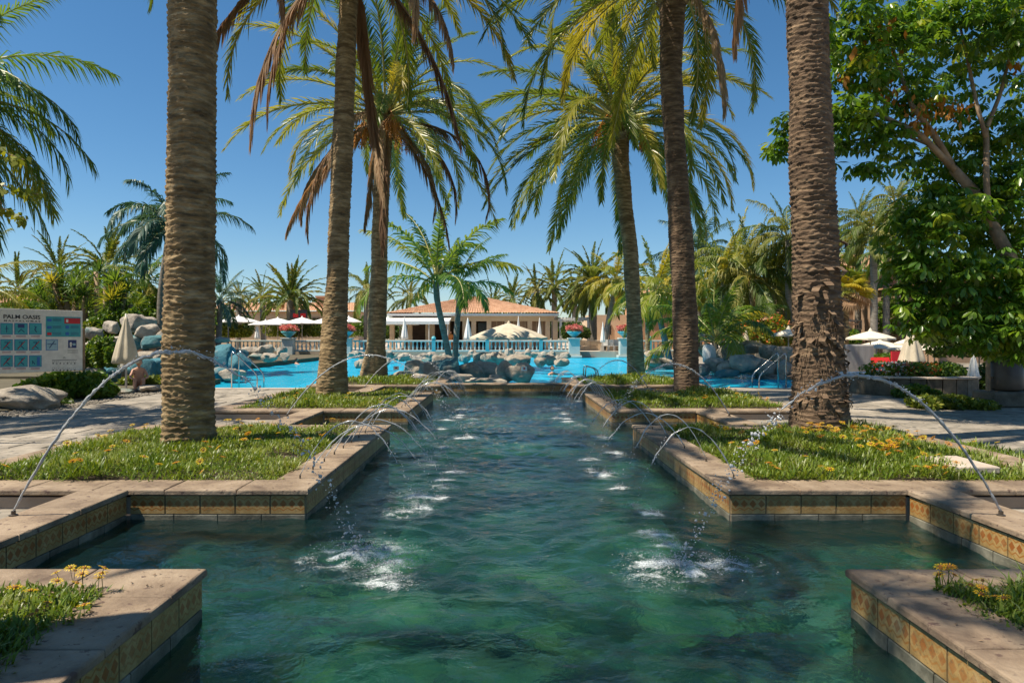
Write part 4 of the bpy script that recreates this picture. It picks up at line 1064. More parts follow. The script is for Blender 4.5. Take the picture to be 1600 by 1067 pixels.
bush('wall of mixed greenery behind the right palms', 58, 1075, 1260, 425, 530, 9000, .34, 'bush', 71, lobes=8)
bush('wall of mixed greenery behind the yuccas', 42, 10, 245, 436, 520, 9000, .26, 'bush_yellow', 72, lobes=8)
bush('dense greenery between the ringed palm and the schefflera', 45, 1370, 1500, 410, 530, 7000, .3, 'bush', 73, lobes=5)
bush('low green shrub in front of the round planter wall', 16.8, 1395, 1470, 596, 624, 2200, .1, 'bush', 81)
bush('leafy plants growing between the left boulders and the sign', 21, 120, 190, 520, 575, 3600, .14, 'bush', 82)
bush('green hedge closing the left garden behind the boulders', 32, 130, 330, 455, 520, 9000, .2, 'bush', 83, lobes=8)
# creeper hanging in at the left edge
def creeper():
    b = Vector((-8.3, 9.0, DZ)); t = thing('creeper', 'bright yellow green leafy creeper hanging in at the left edge', 'creeper', b)
    st = MB(); C = []
    ends = [[(-120,200),(-60,222),(0,236),(38,250)], [(-120,240),(-40,275),(20,295),(60,304)], [(-120,280),(-40,312),(10,328),(44,345)]]
    r = np.random.default_rng(2)
    st.tube([(-.6,0,0),(-.7,0,2),at(-120,240,9.0)-b], [.05,.04,.03], 6)
    for e in ends:
        pp = [at(x, y, 9.0)-b for x, y in e]; st.tube(pp, [.015,.012,.008,.004], 5)
        for i in range(len(pp)-1):
            for k in range(30):
                q = pp[i].lerp(pp[i+1], k/30); C.append((q.x+r.normal(0,.035), q.y+r.normal(0,.06), q.z+r.normal(0,.035)))
    st.build('stem', M['wood'], t)
    C = np.array(C); n = len(C); ax = r.normal(size=(n, 3)); ax[:, 2] = -abs(ax[:, 2])-.5; ax /= np.linalg.norm(ax, axis=1)[:, None]
    sd = np.cross(ax, r.normal(size=(n, 3))); sd /= np.linalg.norm(sd, axis=1)[:, None]; L = r.uniform(.08,.13,n)[:, None]
    V = np.stack([C, C+ax*L*.35+sd*L*.38, C+ax*L, C+ax*L*.35-sd*L*.38], 1).reshape(-1, 3)
    link('leaves', npmesh('leaves', V, [np.arange(n*4).reshape(-1, 4)], M['bush_yellow'], {'rnd': np.repeat(.4+.6*r.random(n), 4)}), t, kind='stuff')
creeper()

# schefflera tree
def cluster_geo(seed):
    r = random.Random(seed); V = []; Q = []
    n = r.choice((8, 9, 10))
    for i in range(n):
        a = 2*math.pi*i/n+r.uniform(-.15,.15); dr = R(r.uniform(15, 62)); L = r.uniform(.15, .22); w = L*.20
        d0 = Vector((math.cos(a), math.sin(a), 0)); d = d0*math.cos(dr)-Vector((0,0,math.sin(dr))); s_ = Vector((-math.sin(a), math.cos(a), 0)); nn = d.cross(s_)
        b0 = d0*.05; up = nn*w*.18
        o = len(V)
        pts = [b0, b0+d*L*.3+s_*w*.8+up, b0+d*L*.3-s_*w*.8+up, b0+d*L*.7+s_*w+up-Vector((0,0,.01)), b0+d*L*.7-s_*w+up-Vector((0,0,.01)), b0+d*L-Vector((0,0,.02)), b0+d*L*.3, b0+d*L*.7-Vector((0,0,.012))]
        V += [p[:] for p in pts]
        Q += [(o, o+1, o+6), (o, o+6, o+2), (o+6, o+1, o+3), (o+6, o+3, o+7), (o+6, o+7, o+2), (o+2, o+7, o+4), (o+7, o+3, o+5), (o+7, o+5, o+4)]
    return np.array(V), np.array(Q)
CG = [cluster_geo(i) for i in range(6)]
CM = []
for V_, Q_ in CG:
    m_ = npmesh('leaf_cluster', V_, [Q_], M['schef_o']); CM.append(m_)
def schefflera():
    base = at(1600, 640, 12.8); base.z = DZ
    t = thing('schefflera_tree', 'large schefflera tree with glossy finger-like leaves filling the upper right', 'tree', base)
    wood = [([(1640,660),(1606,500),(1592,430),(1560,370),(1522,300),(1490,265)], 12.8, (.16,.14,.12,.11,.10,.085)),
            ([(1490,265),(1462,215),(1425,165),(1400,95),(1385,30)], 12.6, (.07,.058,.045,.03,.02)),
            ([(1490,265),(1440,212),(1380,182),(1330,172),(1290,176)], 12.4, (.065,.05,.04,.026,.015)),
            ([(1545,355),(1541,280),(1541,215),(1538,190)], 12.7, (.06,.052,.05,.045)),
            ([(1540,215),(1525,160),(1515,110),(1500,40)], 12.6, (.04,.035,.03,.02)),
            ([(1540,205),(1562,150),(1575,100),(1590,30)], 12.8, (.04,.035,.03,.02)),
            ([(1520,300),(1460,230),(1410,210),(1360,200)], 13.2, (.045,.035,.025,.012)),
            ([(1590,430),(1540,420),(1480,400),(1430,380)], 12.9, (.06,.045,.03,.015)),
            ([(1606,520),(1560,500),(1500,480),(1450,470)], 12.6, (.06,.045,.03,.015)),
            ([(1592,430),(1640,330),(1660,200),(1650,60)], 13.4, (.08,.07,.05,.03)),
            ([(1440,212),(1370,215),(1290,225),(1215,215)], 13.0, (.03,.025,.018,.01))]
    for i, (pp, D, rad) in enumerate(wood):
        b = MB(); q = [at(x, y, D+.25*math.sin(j*2+i))-base for j, (x, y) in enumerate(pp)]
        if i == 0: q[0].z = -.02
        b.tube(q, rad, 9); b.build('trunk' if i == 0 else 'branch', M['wood'], t, True)
    # lobes of foliage: px, py, D, rx px, ry m, rz px, count
    lob = [(1335,45,12.4,50,.9,60,70),(1400,55,12.6,60,1.0,60,90),(1475,25,12.8,60,1.2,55,110),(1560,50,12.6,70,1.2,65,130),(1630,120,13,60,1.2,90,90),
           (1340,115,12.2,48,.8,45,62),(1325,185,12.2,42,.8,35,52),(1375,210,12.4,48,.8,30,42),(1230,215,12.8,34,.6,42,40),(1290,235,12.5,35,.6,26,22),(1360,262,12.3,38,.5,12,14),
           (1430,145,12.6,45,.8,40,48),(1500,190,13.2,50,.9,45,40),(1585,210,13.2,55,1,50,62),(1470,330,12.6,70,1.1,45,120),(1430,375,12.2,50,.9,50,85),
           (1540,330,13.4,60,1,60,60),(1590,380,13.2,70,1.2,75,110),(1455,430,12.2,65,1.0,45,120),(1530,440,12.4,70,1.1,60,140),(1600,470,12.2,70,1.1,60,120),
           (1510,505,12,65,.9,38,90),(1580,530,11.8,60,.9,36,90),(1430,495,12.3,38,.7,36,36),(1490,345,13.8,90,.8,90,110),(1570,300,14,90,.8,110,120),(1610,20,13.6,80,1,80,90),(1460,110,13.8,80,.6,70,50),(1480,268,13.4,50,.8,30,36),(1565,285,13,50,.8,36,50),(1430,250,13.2,35,.6,20,16),(1500,235,13.5,60,.7,25,30)]
    r = random.Random(5); pl = []
    for px, py, D, rx, ry, rz, cnt in lob:
        c = at(px, py, D); k = D/F
        for _ in range(int(cnt*1.45)):
            d = Vector((r.gauss(0,1), r.gauss(0,1), r.gauss(0,1))).normalized()*(r.random()**.45)
            p = c+Vector((d.x*rx*k, d.y*ry, d.z*rz*k))-base
            pl.append((p, d))
    pl.sort(key=lambda q: q[0].y)       # nearest first
    rest = []
    for i, (p, d) in enumerate(pl):
        sc = r.uniform(.55, 1.05); rot = (r.uniform(-.5,.5), r.uniform(-.5,.5), r.uniform(0, 6.28)); k = r.randrange(6)
        if i % 10 == 0 and i//10 < 290:
            link('leaf_cluster', CM[k], t, p, rot=rot, scale=sc)
        else:
            Mx = np.array(Matrix.LocRotScale(p, __import__('mathutils').Euler(rot), Vector((sc,)*3)))
            V_, Q_ = CG[k]; rest.append((V_ @ Mx[:3, :3].T+Mx[:3, 3], Q_, r.random()))
    off = 0; VV = []; QQ = []; RR = []
    for V_, Q_, rr in rest:
        VV.append(V_); QQ.append(Q_+off); RR.append(np.full(len(V_), rr)); off += len(V_)
    link('leaf_clusters', npmesh('leaf_clusters', np.concatenate(VV), [np.concatenate(QQ)], M['schef'], {'rnd': np.concatenate(RR)}), t, kind='stuff')
    # rusty dead leaves caught in the branches
    C = []
    for (x, y, n, sx, sy) in [(1470,165,70,50,20),(1365,75,40,40,22),(1440,190,40,30,16),(1395,140,26,18,22),(1320,120,18,10,20),(1590,100,12,14,8),(1400,45,18,30,14)]:
        for _ in range(n): C.append(at(x+r.gauss(0, sx*.55), y+r.gauss(0, sy*.5), 12.3+r.gauss(0,.3))-base)
    C = np.array([c[:] for c in C]); n = len(C); g_ = np.random.default_rng(5); ax = g_.normal(size=(n, 3))*.5; ax[:, 2] -= 1; ax /= np.linalg.norm(ax, axis=1)[:, None]
    sd = np.cross(ax, g_.normal(size=(n, 3))); sd /= np.linalg.norm(sd, axis=1)[:, None]; L = g_.uniform(.10,.2,n)[:, None]
    V = np.stack([C, C+ax*L*.5+sd*L*.25, C+ax*L, C+ax*L*.5-sd*L*.25], 1).reshape(-1, 3)
    link('dry_leaves', npmesh('dry_leaves', V, [np.arange(n*4).reshape(-1, 4)], M['autumn']), t, kind='stuff', label='rusty dry leaves caught in the branches')
schefflera()

# ------------------------------------------------------------ boulders
RV = []
for k in range(7):
    V = I4.copy(); d = .28*fbm(V[:, 0]*1.3+k*9, V[:, 1]*1.3, V[:, 2]*1.3, 2)+.09*fbm(V[:, 0]*3.4+k, V[:, 1]*3.4, V[:, 2]*3.4, 4)
    V = V*(1+d)[:, None]
    # a few flattened facets
    rr = np.random.default_rng(k)
    for _ in range(9):
        nrm = rr.normal(size=3); nrm /= np.linalg.norm(nrm); h = rr.uniform(.60, .85); e = V @ nrm-h; V = V-np.where(e > 0, e*.8, 0)[:, None]*nrm
    RV.append(V)
ROCK = {}
def boulder(px, py, D, wpx, hpx, mk, label, group, sink=.12, ry=None):
    k = rnd.randrange(7); key = (k, mk)
    if key not in ROCK: ROCK[key] = npmesh('boulder', RV[k]+np.array([0,0,.9]), [F4], M[mk], None, True)
    c = at(px, py, D); s = D/F/2
    return link('boulder', ROCK[key], None, (c.x, D, c.z-hpx*s-sink*hpx*s), rz=rnd.uniform(0, 6.28) if abs(wpx-hpx) < wpx*.4 and ry is None else rnd.choice((0, math.pi))+rnd.uniform(-.3,.3), scale=(wpx*s, ry or wpx*s*.85, hpx*s*1.08), label=label, cat='boulder', group=group)
# near the end wall: the rock island
isl = [(645,575,24,44,34,'rock'),(672,578,23,40,34,'rock'),(700,577,22.5,56,40,'rock_t'),(735,578,23,44,34,'rock'),(760,578,24,54,34,'rock'),(786,578,22.5,36,38,'rock_t'),(814,583,22,50,34,'rock'),
       (630,586,22,34,20,'rock'),(655,590,21.3,40,18,'rock'),(765,594,21,60,10,'rock'),(725,590,21.5,40,16,'rock'),(780,590,21.6,28,14,'rock_t'),(617,590,22.5,26,16,'rock')]
for a in isl: boulder(*a, 'large rounded boulder behind the channel end wall', 'boulders of the rock island')
mid = [(773,560,29,46,22,'rock'),(808,562,28,44,26,'rock'),(843,564,28,22,18,'rock'),(860,560,31,24,18,'rock_t'),(875,565,30,26,14,'rock_t'),(752,558,32,26,20,'rock'),(693,562,27,38,22,'rock'),(665,564,29,24,16,'rock_t')]
for a in mid: boulder(*a, 'grey island boulder beneath the wide beige parasol', 'boulders beneath the beige parasol')
for i in range(44):
    px = 553+i*7.6+rnd.uniform(-2, 2); 
    boulder(px, rnd.uniform(550, 561), rnd.uniform(40, 49), rnd.uniform(12, 22), rnd.uniform(9, 16), rnd.choice(('rock','rock','rock_t')), 'small boulder in the row below the balustrade', 'rocks below the balustrade')
for i in range(9): boulder(560+i*5.5, rnd.uniform(562,570), 33, 18, 14, rnd.choice(('rock','rock_t')), 'boulder at the pool edge behind the third left palm', 'boulders behind the left palms')
for a in [(395,547,40,30,16,'rock'),(413,545,40,30,18,'rock'),(440,548,40,22,16,'rock_t'),(400,556,37,26,12,'rock'),(420,557,36,30,14,'rock'),(445,556,37,18,14,'rock'),(346,530,30,26,10,'rock'),(372,552,36,34,22,'rock_t')]:
    boulder(*a, 'far pool edge boulder left of the first pedestal', 'boulders left of the pedestal')
for a in [(348,556,27,50,46,'rock_b'),(372,565,26,40,36,'rock_b'),(345,582,25,40,26,'rock_b'),(362,585,24.5,44,20,'rock_t'),(325,560,27,50,60,'rock_b')]:
    boulder(*a, 'blue painted rock beside the left pool handrail', 'blue painted rocks by the left handrail')
for a in [(q[0], q[1]+5, q[2], q[3]*.92, q[4]*.86, q[5]) for q in [(148,515,24,34,26,'rock_t'),(176,505,24,32,26,'rock'),(215,500,25,62,34,'rock'),(228,510,24,44,26,'rock'),(150,535,23,40,26,'rock'),(176,528,23.5,30,22,'rock'),(205,530,24,40,34,'rock_t'),(237,528,23,40,28,'rock_t'),
          (262,520,24,40,40,'rock'),(148,560,22,34,32,'rock_t'),(165,550,22.5,26,24,'rock'),(188,548,23.5,32,28,'rock_t'),(255,548,23,46,30,'rock_t'),(226,552,23.5,46,30,'rock_t')]]:
    boulder(*a, 'piled boulder behind the closed beige umbrella at left', 'boulders of the left rock waterfall')
for a in [(150,585,21,40,30,'rock_b'),(175,580,22,36,34,'rock_b'),(228,580,22,54,40,'rock_b'),(250,575,22.3,40,42,'rock_b'),(205,575,23,40,34,'rock_b'),(285,575,23,60,40,'rock_b')]:
    boulder(*a, 'blue painted rock at the foot of the left waterfall', 'blue painted rocks of the left waterfall')
boulder(38, 618, 14.2, 108, 44, 'rock', 'pale rounded boulder at the left edge beside the path', None)
boulder(232, 606, 18.6, 40, 13, 'rock', 'flat rock lying by the path near the closed left umbrella', None, ry=.5)
boulder(195, 611, 18.0, 26, 12, 'rock', 'small rock block at the foot of the closed left umbrella', None)
for a in [(1022,553,35,34,16,'rock_t'),(1030,565,32,42,18,'rock'),(1050,570,31,30,14,'rock_t'),(1012,572,32,24,14,'rock'),(1095,522,37,16,10,'rock'),(1113,525,36,20,14,'rock'),(1128,528,36,16,14,'rock')]:
    boulder(*a, 'boulder between the two right palms at the pool edge', 'boulders between the right palms')
for a in [(1105,545,31,28,26,'rock'),(1130,552,30,26,26,'rock'),(1148,548,30,36,28,'rock'),(1172,540,31,44,22,'rock'),(1200,548,30,40,26,'rock'),(1222,552,29.5,36,30,'rock_t'),(1115,567,28,32,26,'rock_t'),(1140,572,27.5,40,24,'rock'),
          (1165,565,27,50,34,'rock_t'),(1195,572,27,46,34,'rock'),(1225,575,27,40,34,'rock'),(1135,582,27,36,16,'rock_t'),(1100,578,28,30,20,'rock_t'),(1212,590,27,60,12,'rock'),(1255,560,27,50,50,'rock')]:
    boulder(*a, 'boulder in the rock pile right of the pool', 'boulders of the right rock pile')

# ------------------------------------------------------------ balustrade and pedestals
BY, BZ = 55.6, .2
BP = MB(); BP.lathe([(.075,0),(.075,.05),(.045,.09),(.095,.24),(.075,.38),(.04,.50),(.04,.56),(.075,.6),(.075,.66)], 8); BAL = BP.mesh('baluster', M['balus'], True)
def balustrade(px0, px1, label):
    x0, x1 = (px0-CX)/F*BY, (px1-CX)/F*BY
    t = thing('balustrade', label, 'balustrade', ((x0+x1)/2, BY, BZ)); L = x1-x0
    b = MB(); b.slab((0,0,.06), (L,.34,.12), .02); b.build('base_rail', M['balus'], t)
    b = MB(); b.slab((0,0,.85), (L,.30,.13), .03); b.build('handrail', M['balus'], t)
    n = int(L/.33)
    for i in range(n): link('baluster', BAL, t, (-L/2+L*(i+.5)/n, 0, .122))
    for i in range(int(L/5)+1):
        if L < 6: break
        b = MB(); b.box((0,0,0), (.3,.36,.9)); b.lathe([(.06,.45),(.16,.5),(.19,.62),(.12,.74),(.03,.78)], 8); b.build('post', M['turq'], t, loc=(-L/2+L*(i+.5)/(int(L/5)+1), 0, .47))
balustrade(352, 441, 'balustrade left of the first pedestal, behind the boulders')
balustrade(462, 541, 'low balustrade between the first pedestal and the second left palm')
balustrade(552, 887, 'long turquoise and white balustrade in front of the restaurant')
balustrade(985, 1105, 'balustrade between the two right palm trunks')
def pedestal(px, label, flowers=True):
    x = (px-CX)/F*(BY-.4); t = thing('pedestal', label, 'pedestal', (x, BY-.4, -.3), group='turquoise pedestals with urns')
    b = MB(); b.slab((0,0,.1), (1.15,1.15,.2), .03); b.slab((0,0,.86), (.85,.85,1.3), .03); b.slab((0,0,1.56), (1.05,1.05,.1), .02); b.build('pillar', M['balus'] , t)
    b = MB(); b.lathe([(.22,1.62),(.18,1.70),(.30,1.78),(.52,1.98),(.62,2.12),(.56,2.13),(.46,2.06),(.05,2.05)], 18); b.build('urn', M['turq'], t, True)
    if flowers:
        V, Fc, rr = cloud([(0,0,2.35,.7,.6,.35)], 420, .2, int(px)); link('blossoms', npmesh('blossoms', V, [Fc], M['blossom_p'], {'rnd': rr}), t, kind='stuff')
        V, Fc, rr = cloud([(0,0,2.2,.55,.5,.25)], 200, .2, int(px)+1); link('foliage', npmesh('foliage', V, [Fc], M['bush'], {'rnd': rr}), t, kind='stuff')
pedestal(451, 'turquoise urn pedestal with pink flowers, leftmost at the pool edge')
pedestal(541, 'turquoise urn pedestal half hidden behind the second left palm')
pedestal(897, 'turquoise urn pedestal with red flowers at the left of the gate')
pedestal(976, 'turquoise urn pedestal beside the leaning palm at the right of the gate')
# low stone wall behind the gate gaps
def lowwall(px0, px1, label, D=60):
    x0, x1 = (px0-CX)/F*D, (px1-CX)/F*D; t = thing('stone_wall', label, 'wall', ((x0+x1)/2, D, .2))
    n = int((x1-x0)/.55); r = random.Random(int(px0))
    for i in range(n):
        for j in range(2):
            b = MB(); b.slab((0,0,0), (.53, .3, .38), .03); o = b.build('stone', M['wall_beige'], t, loc=(-(x1-x0)/2+(i+.5)*(x1-x0)/n, r.uniform(-.02,.02), .2+j*.4))
    b = MB(); b.slab((0,0,.86), (x1-x0,.4,.1), .02); b.build('coping_stone', M['coping_pale'], t)
lowwall(903, 972, 'low beige stone wall seen through the gate gap at the right')
lowwall(462, 541, 'low beige stone wall seen through the gap at the left', 59)

# ------------------------------------------------------------ umbrellas
def umbrella(px, ptop, prim, wpx, D, mk, label, group, gz=None, n=8, sag=.25, val=.0):
    c = at(px, prim, D); top = at(px, ptop, D); Rr = wpx*D/F/2; gz = (BZ if D > 55 else DZ) if gz is None else gz
    t = thing('parasol', label, 'parasol', (c.x, D, gz), group=group); h = top.z-c.z; zr = c.z-gz
    b = MB(); rings = [(0.03, h), (.35, h*.72), (.7, h*.38), (1, 0)]
    vs = []
    for f, z in rings:
        for k in range(n*2):
            a = math.pi*k/n+.2; m_ = (1-.055*f) if k % 2 else 1; vs.append((math.cos(a)*Rr*f*m_, math.sin(a)*Rr*f*m_, zr+z-(.05*f*h*sag*4 if k % 2 else 0)))
    fs = [tuple(range(n*2))]
    for i in range(3):
        for k in range(n*2): k2 = (k+1) % (n*2); fs.append((i*n*2+k, (i+1)*n*2+k, (i+1)*n*2+k2, i*n*2+k2))
    b.add(vs, fs)
    # rim hem or valance
    m0 = len(vs)-n*2; hm = max(val, .05)
    low = [(v[0]*1.005, v[1]*1.005, v[2]-hm*(1 if i % 2 == 0 else .6)) for i, v in enumerate(vs[m0:])]
    b.add(vs[m0:]+low, [(k, k+n*2, (k+1) % (n*2)+n*2, (k+1) % (n*2)) for k in range(n*2)])
    b.lathe([(.10, zr+h-.02), (.07, zr+h+.06), (.015, zr+h+.14)], 8)
    b.build('canopy', M[mk], t)
    b = MB(); b.tube([(0,0,0),(0,0,zr+h-.03)], .028, 8); b.build('pole', M['pole'], t, True)
    b = MB()
    for k in range(n):
        a = 2*math.pi*k/n+.2; b.tube([(math.cos(a)*.03, math.sin(a)*.03, zr+h*.92-.03), (math.cos(a)*Rr*.97, math.sin(a)*Rr*.97, zr-.02)], .011, 4)
        b.tube([(math.cos(a)*.03, math.sin(a)*.03, zr-.15), (math.cos(a)*Rr*.5, math.sin(a)*Rr*.5, zr+h*.5-.05)], .009, 4)
    b.build('ribs', M['pole'], t)
    b = MB(); b.slab((0,0,.03), (.55,.55,.06), .01); b.build('base', M['slate'], t)
def closed(px, ptop, pbot, wpx, D, mk, label, group=None, gz=None):
    top = at(px, ptop, D); gz = (BZ if D > 55 else DZ) if gz is None else gz; c = Vector((top.x, D, gz)); bot = at(px, pbot, D).z-gz; tz = top.z-gz
    t = thing('closed_parasol', label, 'parasol', c, group=group); r = wpx*D/F/2; b = MB()
    prof = [(r*.10, tz+.02), (r*.16, tz-.05), (r*.35, tz*.75+bot*.25), (r*.66, tz*.45+bot*.55), (r*.92, tz*.15+bot*.85), (r, bot+.02), (r*.86, bot)]
    b.lathe(prof[::-1], 40, flute=.13, fn=7); b.build('canopy', M[mk], t, True)
    b = MB(); b.tube([(0,0,0),(0,0,tz+.12)], .028, 8); b.build('pole', M['pole'], t, True)
    b = MB(); b.slab((0,0,.03), (.5,.5,.06), .01); b.build('base', M['slate'], t)
gw = 'white parasols on the left terrace'
umbrella(373, 494, 503, 66, 60, 'white', 'white open parasol, leftmost on the terrace beside the lamp post', gw)
umbrella(415, 501, 507, 52, 58, 'white', 'low white open parasol in front, second from the left', gw)
umbrella(434, 497, 505, 60, 62, 'white', 'white open parasol behind the pedestal with pink flowers', gw)
umbrella(472, 496, 505, 56, 61, 'white', 'white open parasol right of the pedestal with pink flowers', gw)
umbrella(512, 496, 505, 60, 62, 'white', 'white open parasol touching the second left palm', gw)
umbrella(545, 495, 503, 40, 63, 'white', 'white open parasol just right of the second left palm', gw)
umbrella(625, 499, 507, 60, 61, 'white', 'cream open parasol under the restaurant awning', gw)
umbrella(795, 505, 527, 124, 36, 'beige', 'wide beige parasol over the rock island in front of the restaurant', None, gz=-.3, n=12, val=.12)
umbrella(1160, 522, 533, 62, 36, 'beige_lt', 'cream parasol in front of the bougainvillea', 'cream parasols on the right terrace')
umbrella(1232, 514, 523, 52, 30, 'beige_lt', 'cream parasol half hidden behind the ragged trunk', 'cream parasols on the right terrace', val=.08)
umbrella(1360, 517, 528, 70, 33, 'beige_lt', 'cream scalloped parasol right of the ragged trunk', 'cream parasols on the right terrace', val=.10)
umbrella(1375, 532, 543, 80, 36, 'beige_lt', 'lower cream parasol behind the scalloped one', 'cream parasols on the right terrace')
umbrella(1460, 518, 536, 110, 28, 'beige_lt', 'large cream parasol right of the closed beige one', 'cream parasols on the right terrace', val=.10)
umbrella(1450, 534, 545, 120, 34, 'beige_lt', 'cream parasol behind the closed beige one, lower edge showing', 'cream parasols on the right terrace')
umbrella(1530, 540, 552, 90, 27, 'beige_lt', 'cream parasol in the shade of the schefflera', 'cream parasols on the right terrace')
closed(197, 497, 568, 36, 18.4, 'beige', 'closed beige parasol before the left boulders', None)
closed(1425, 508, 574, 38, 22, 'beige', 'closed beige parasol beside the round stone planter', None)
closed(1166, 515, 545, 12, 33, 'beige', 'small closed beige parasol on the right rocks', None, gz=.2)
closed(632, 497, 530, 11, 58, 'white', 'closed white parasol left of the coconut pair')
closed(731, 498, 531, 13, 57, 'white', 'closed white parasol right of the coconut pair')
closed(810, 496, 530, 8, 60, 'white', 'closed white parasol behind the left of the beige parasol top')
closed(843, 498, 530, 8, 60, 'white', 'closed white parasol right of the wide beige parasol')
closed(942, 504, 535, 8, 57, 'white', 'closed white parasol in the gate gap')
closed(402, 503, 530, 8, 57, 'white', 'thin closed white parasol among the left open ones')
closed(1521, 548, 592, 16, 17.5, 'white', 'closed white parasol under the schefflera')

# ------------------------------------------------------------ buildings
def corrugated_slope(parent, quad, nx, ny, amp=.07):
    """one roof slope with rows of barrel tiles; quad = eave-left, eave-right, top-right, top-left"""
    a, b_, c, d = [Vector(q) for q in quad]; V = []; nrm = (b_-a).cross(d-a).normalized()
    per = 6
    for j in range(ny+1):
        for sub in (0, 1):
            if j == ny and sub: break
            t = (j+(.97 if sub else 0))/ny
            L = a.lerp(d, t); Rr = b_.lerp(c, t)
            for i in range(nx*per+1):
                u = i/(nx*per); h = abs(math.sin(math.pi*i/per))*amp+(0 if sub else .05)
                V.append((L.lerp(Rr, u)+nrm*h)[:])
    w = nx*per+1; rows = len(V)//w; V = np.array(V)
    i = (np.arange(rows-1)[:, None]*w+np.arange(w-1)[None]); q = np.stack([i, i+1, i+w+1, i+w], -1).reshape(-1, 4)
    return link('roof_tiles', npmesh('roof_tiles', V, [q], M['rooftile']), parent, kind='stuff')
def restaurant():
    D = 62; e = lambda px: (px-CX)/F*D
    t = thing('restaurant_building', 'low restaurant with clay tile hip roof behind the balustrade', 'building', (e(740), D, BZ)); o = Vector(t.location)
    x0, x1 = e(606)-o.x, e(873)-o.x; zE = 3.5-o.z; zT = 4.75-o.z; ax = e(728)-o.x
    y0, y1 = -.8, 9; zT = 5.25-o.z; apex = (ax, 4.5, zT); apex2 = (ax+1.2, 4.5, zT)
    corrugated_slope(t, [(x0,y0,zE),(x1,y0,zE),apex2,apex], 60, 12)
    corrugated_slope(t, [(x0,y1,zE),(x0,y0,zE),apex,apex], 24, 8)
    corrugated_slope(t, [(x1,y0,zE),(x1,y1,zE),apex2,apex2], 24, 8)
    b = MB(); b.box(((x0+x1)/2, 4.1, zE-.12), (x1-x0-.1, 9.7, .2)); b.build('eave', M['painted'], t)
    b = MB(); b.box(((x0+x1)/2, .3, zE-.45), (x1-x0-.8, .3, .45)); b.build('lintel', M['wall_beige'], t)
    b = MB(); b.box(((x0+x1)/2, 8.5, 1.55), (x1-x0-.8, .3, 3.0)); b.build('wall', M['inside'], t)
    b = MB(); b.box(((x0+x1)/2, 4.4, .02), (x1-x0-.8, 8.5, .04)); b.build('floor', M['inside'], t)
    for px in (612, 640, 668, 675, 699, 726, 740, 764, 792, 828, 856, 868):
        b = MB(); b.slab((0,0,1.38), (.42,.42,2.75), .02); b.build('column', M['wall_beige'], t, loc=(e(px)-o.x, .35, 0))
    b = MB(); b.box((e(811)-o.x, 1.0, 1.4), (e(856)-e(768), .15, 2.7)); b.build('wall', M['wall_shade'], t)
    for i, px in enumerate((776, 785, 794, 803, 812, 821, 830, 839, 848)):
        b = MB(); b.box((e(px)-o.x, .9, 1.4), (.06, .06, 2.5)); b.build('shutter_slat', M['wall_beige'], t)
    b = MB(); b.box((e(755)-o.x, .9, 1.7), (1.0, .1, 1.6)); b.build('window', M['glass_dark'], t)
    # awning
    b = MB(); xa, xb = e(600)-o.x, e(706)-o.x
    b.add([(xa,-3.2,2.55),(xb,-3.2,2.55),(xb,.1,3.0),(xa,.1,3.0),(xa,-3.2,2.28),(xb,-3.2,2.28),(xa,.1,2.95),(xb,.1,2.95)], [(0,1,2,3),(4,5,1,0),(4,6,7,5),(1,5,7,2),(0,3,6,4)]); b.build('awning', M['white'], t)
    b = MB()
    for px in (603, 640, 676, 704): b.tube([(e(px)-o.x,-3.1,0),(e(px)-o.x,-3.1,2.3)], .035, 6)
    b.build('awning_posts', M['painted'], t)
    # pergola at the right
    b = MB(); xa, xb = e(872)-o.x, e(921)-o.x
    for i in range(9): b.slab((xa+(xb-xa)*(i+.5)/9, 2.2, 2.9), (.12, 4.6, .16), .01)
    b.slab(((xa+xb)/2, -.1, 2.74), (xb-xa,.16,.16), .01); b.slab(((xa+xb)/2, 4.5, 2.74), (xb-xa,.16,.16), .01)
    for px in (876, 919): b.slab((e(px)-o.x, -.1, 1.33), (.2,.2,2.66), .01)
    b.build('pergola', M['painted'], t)
restaurant()
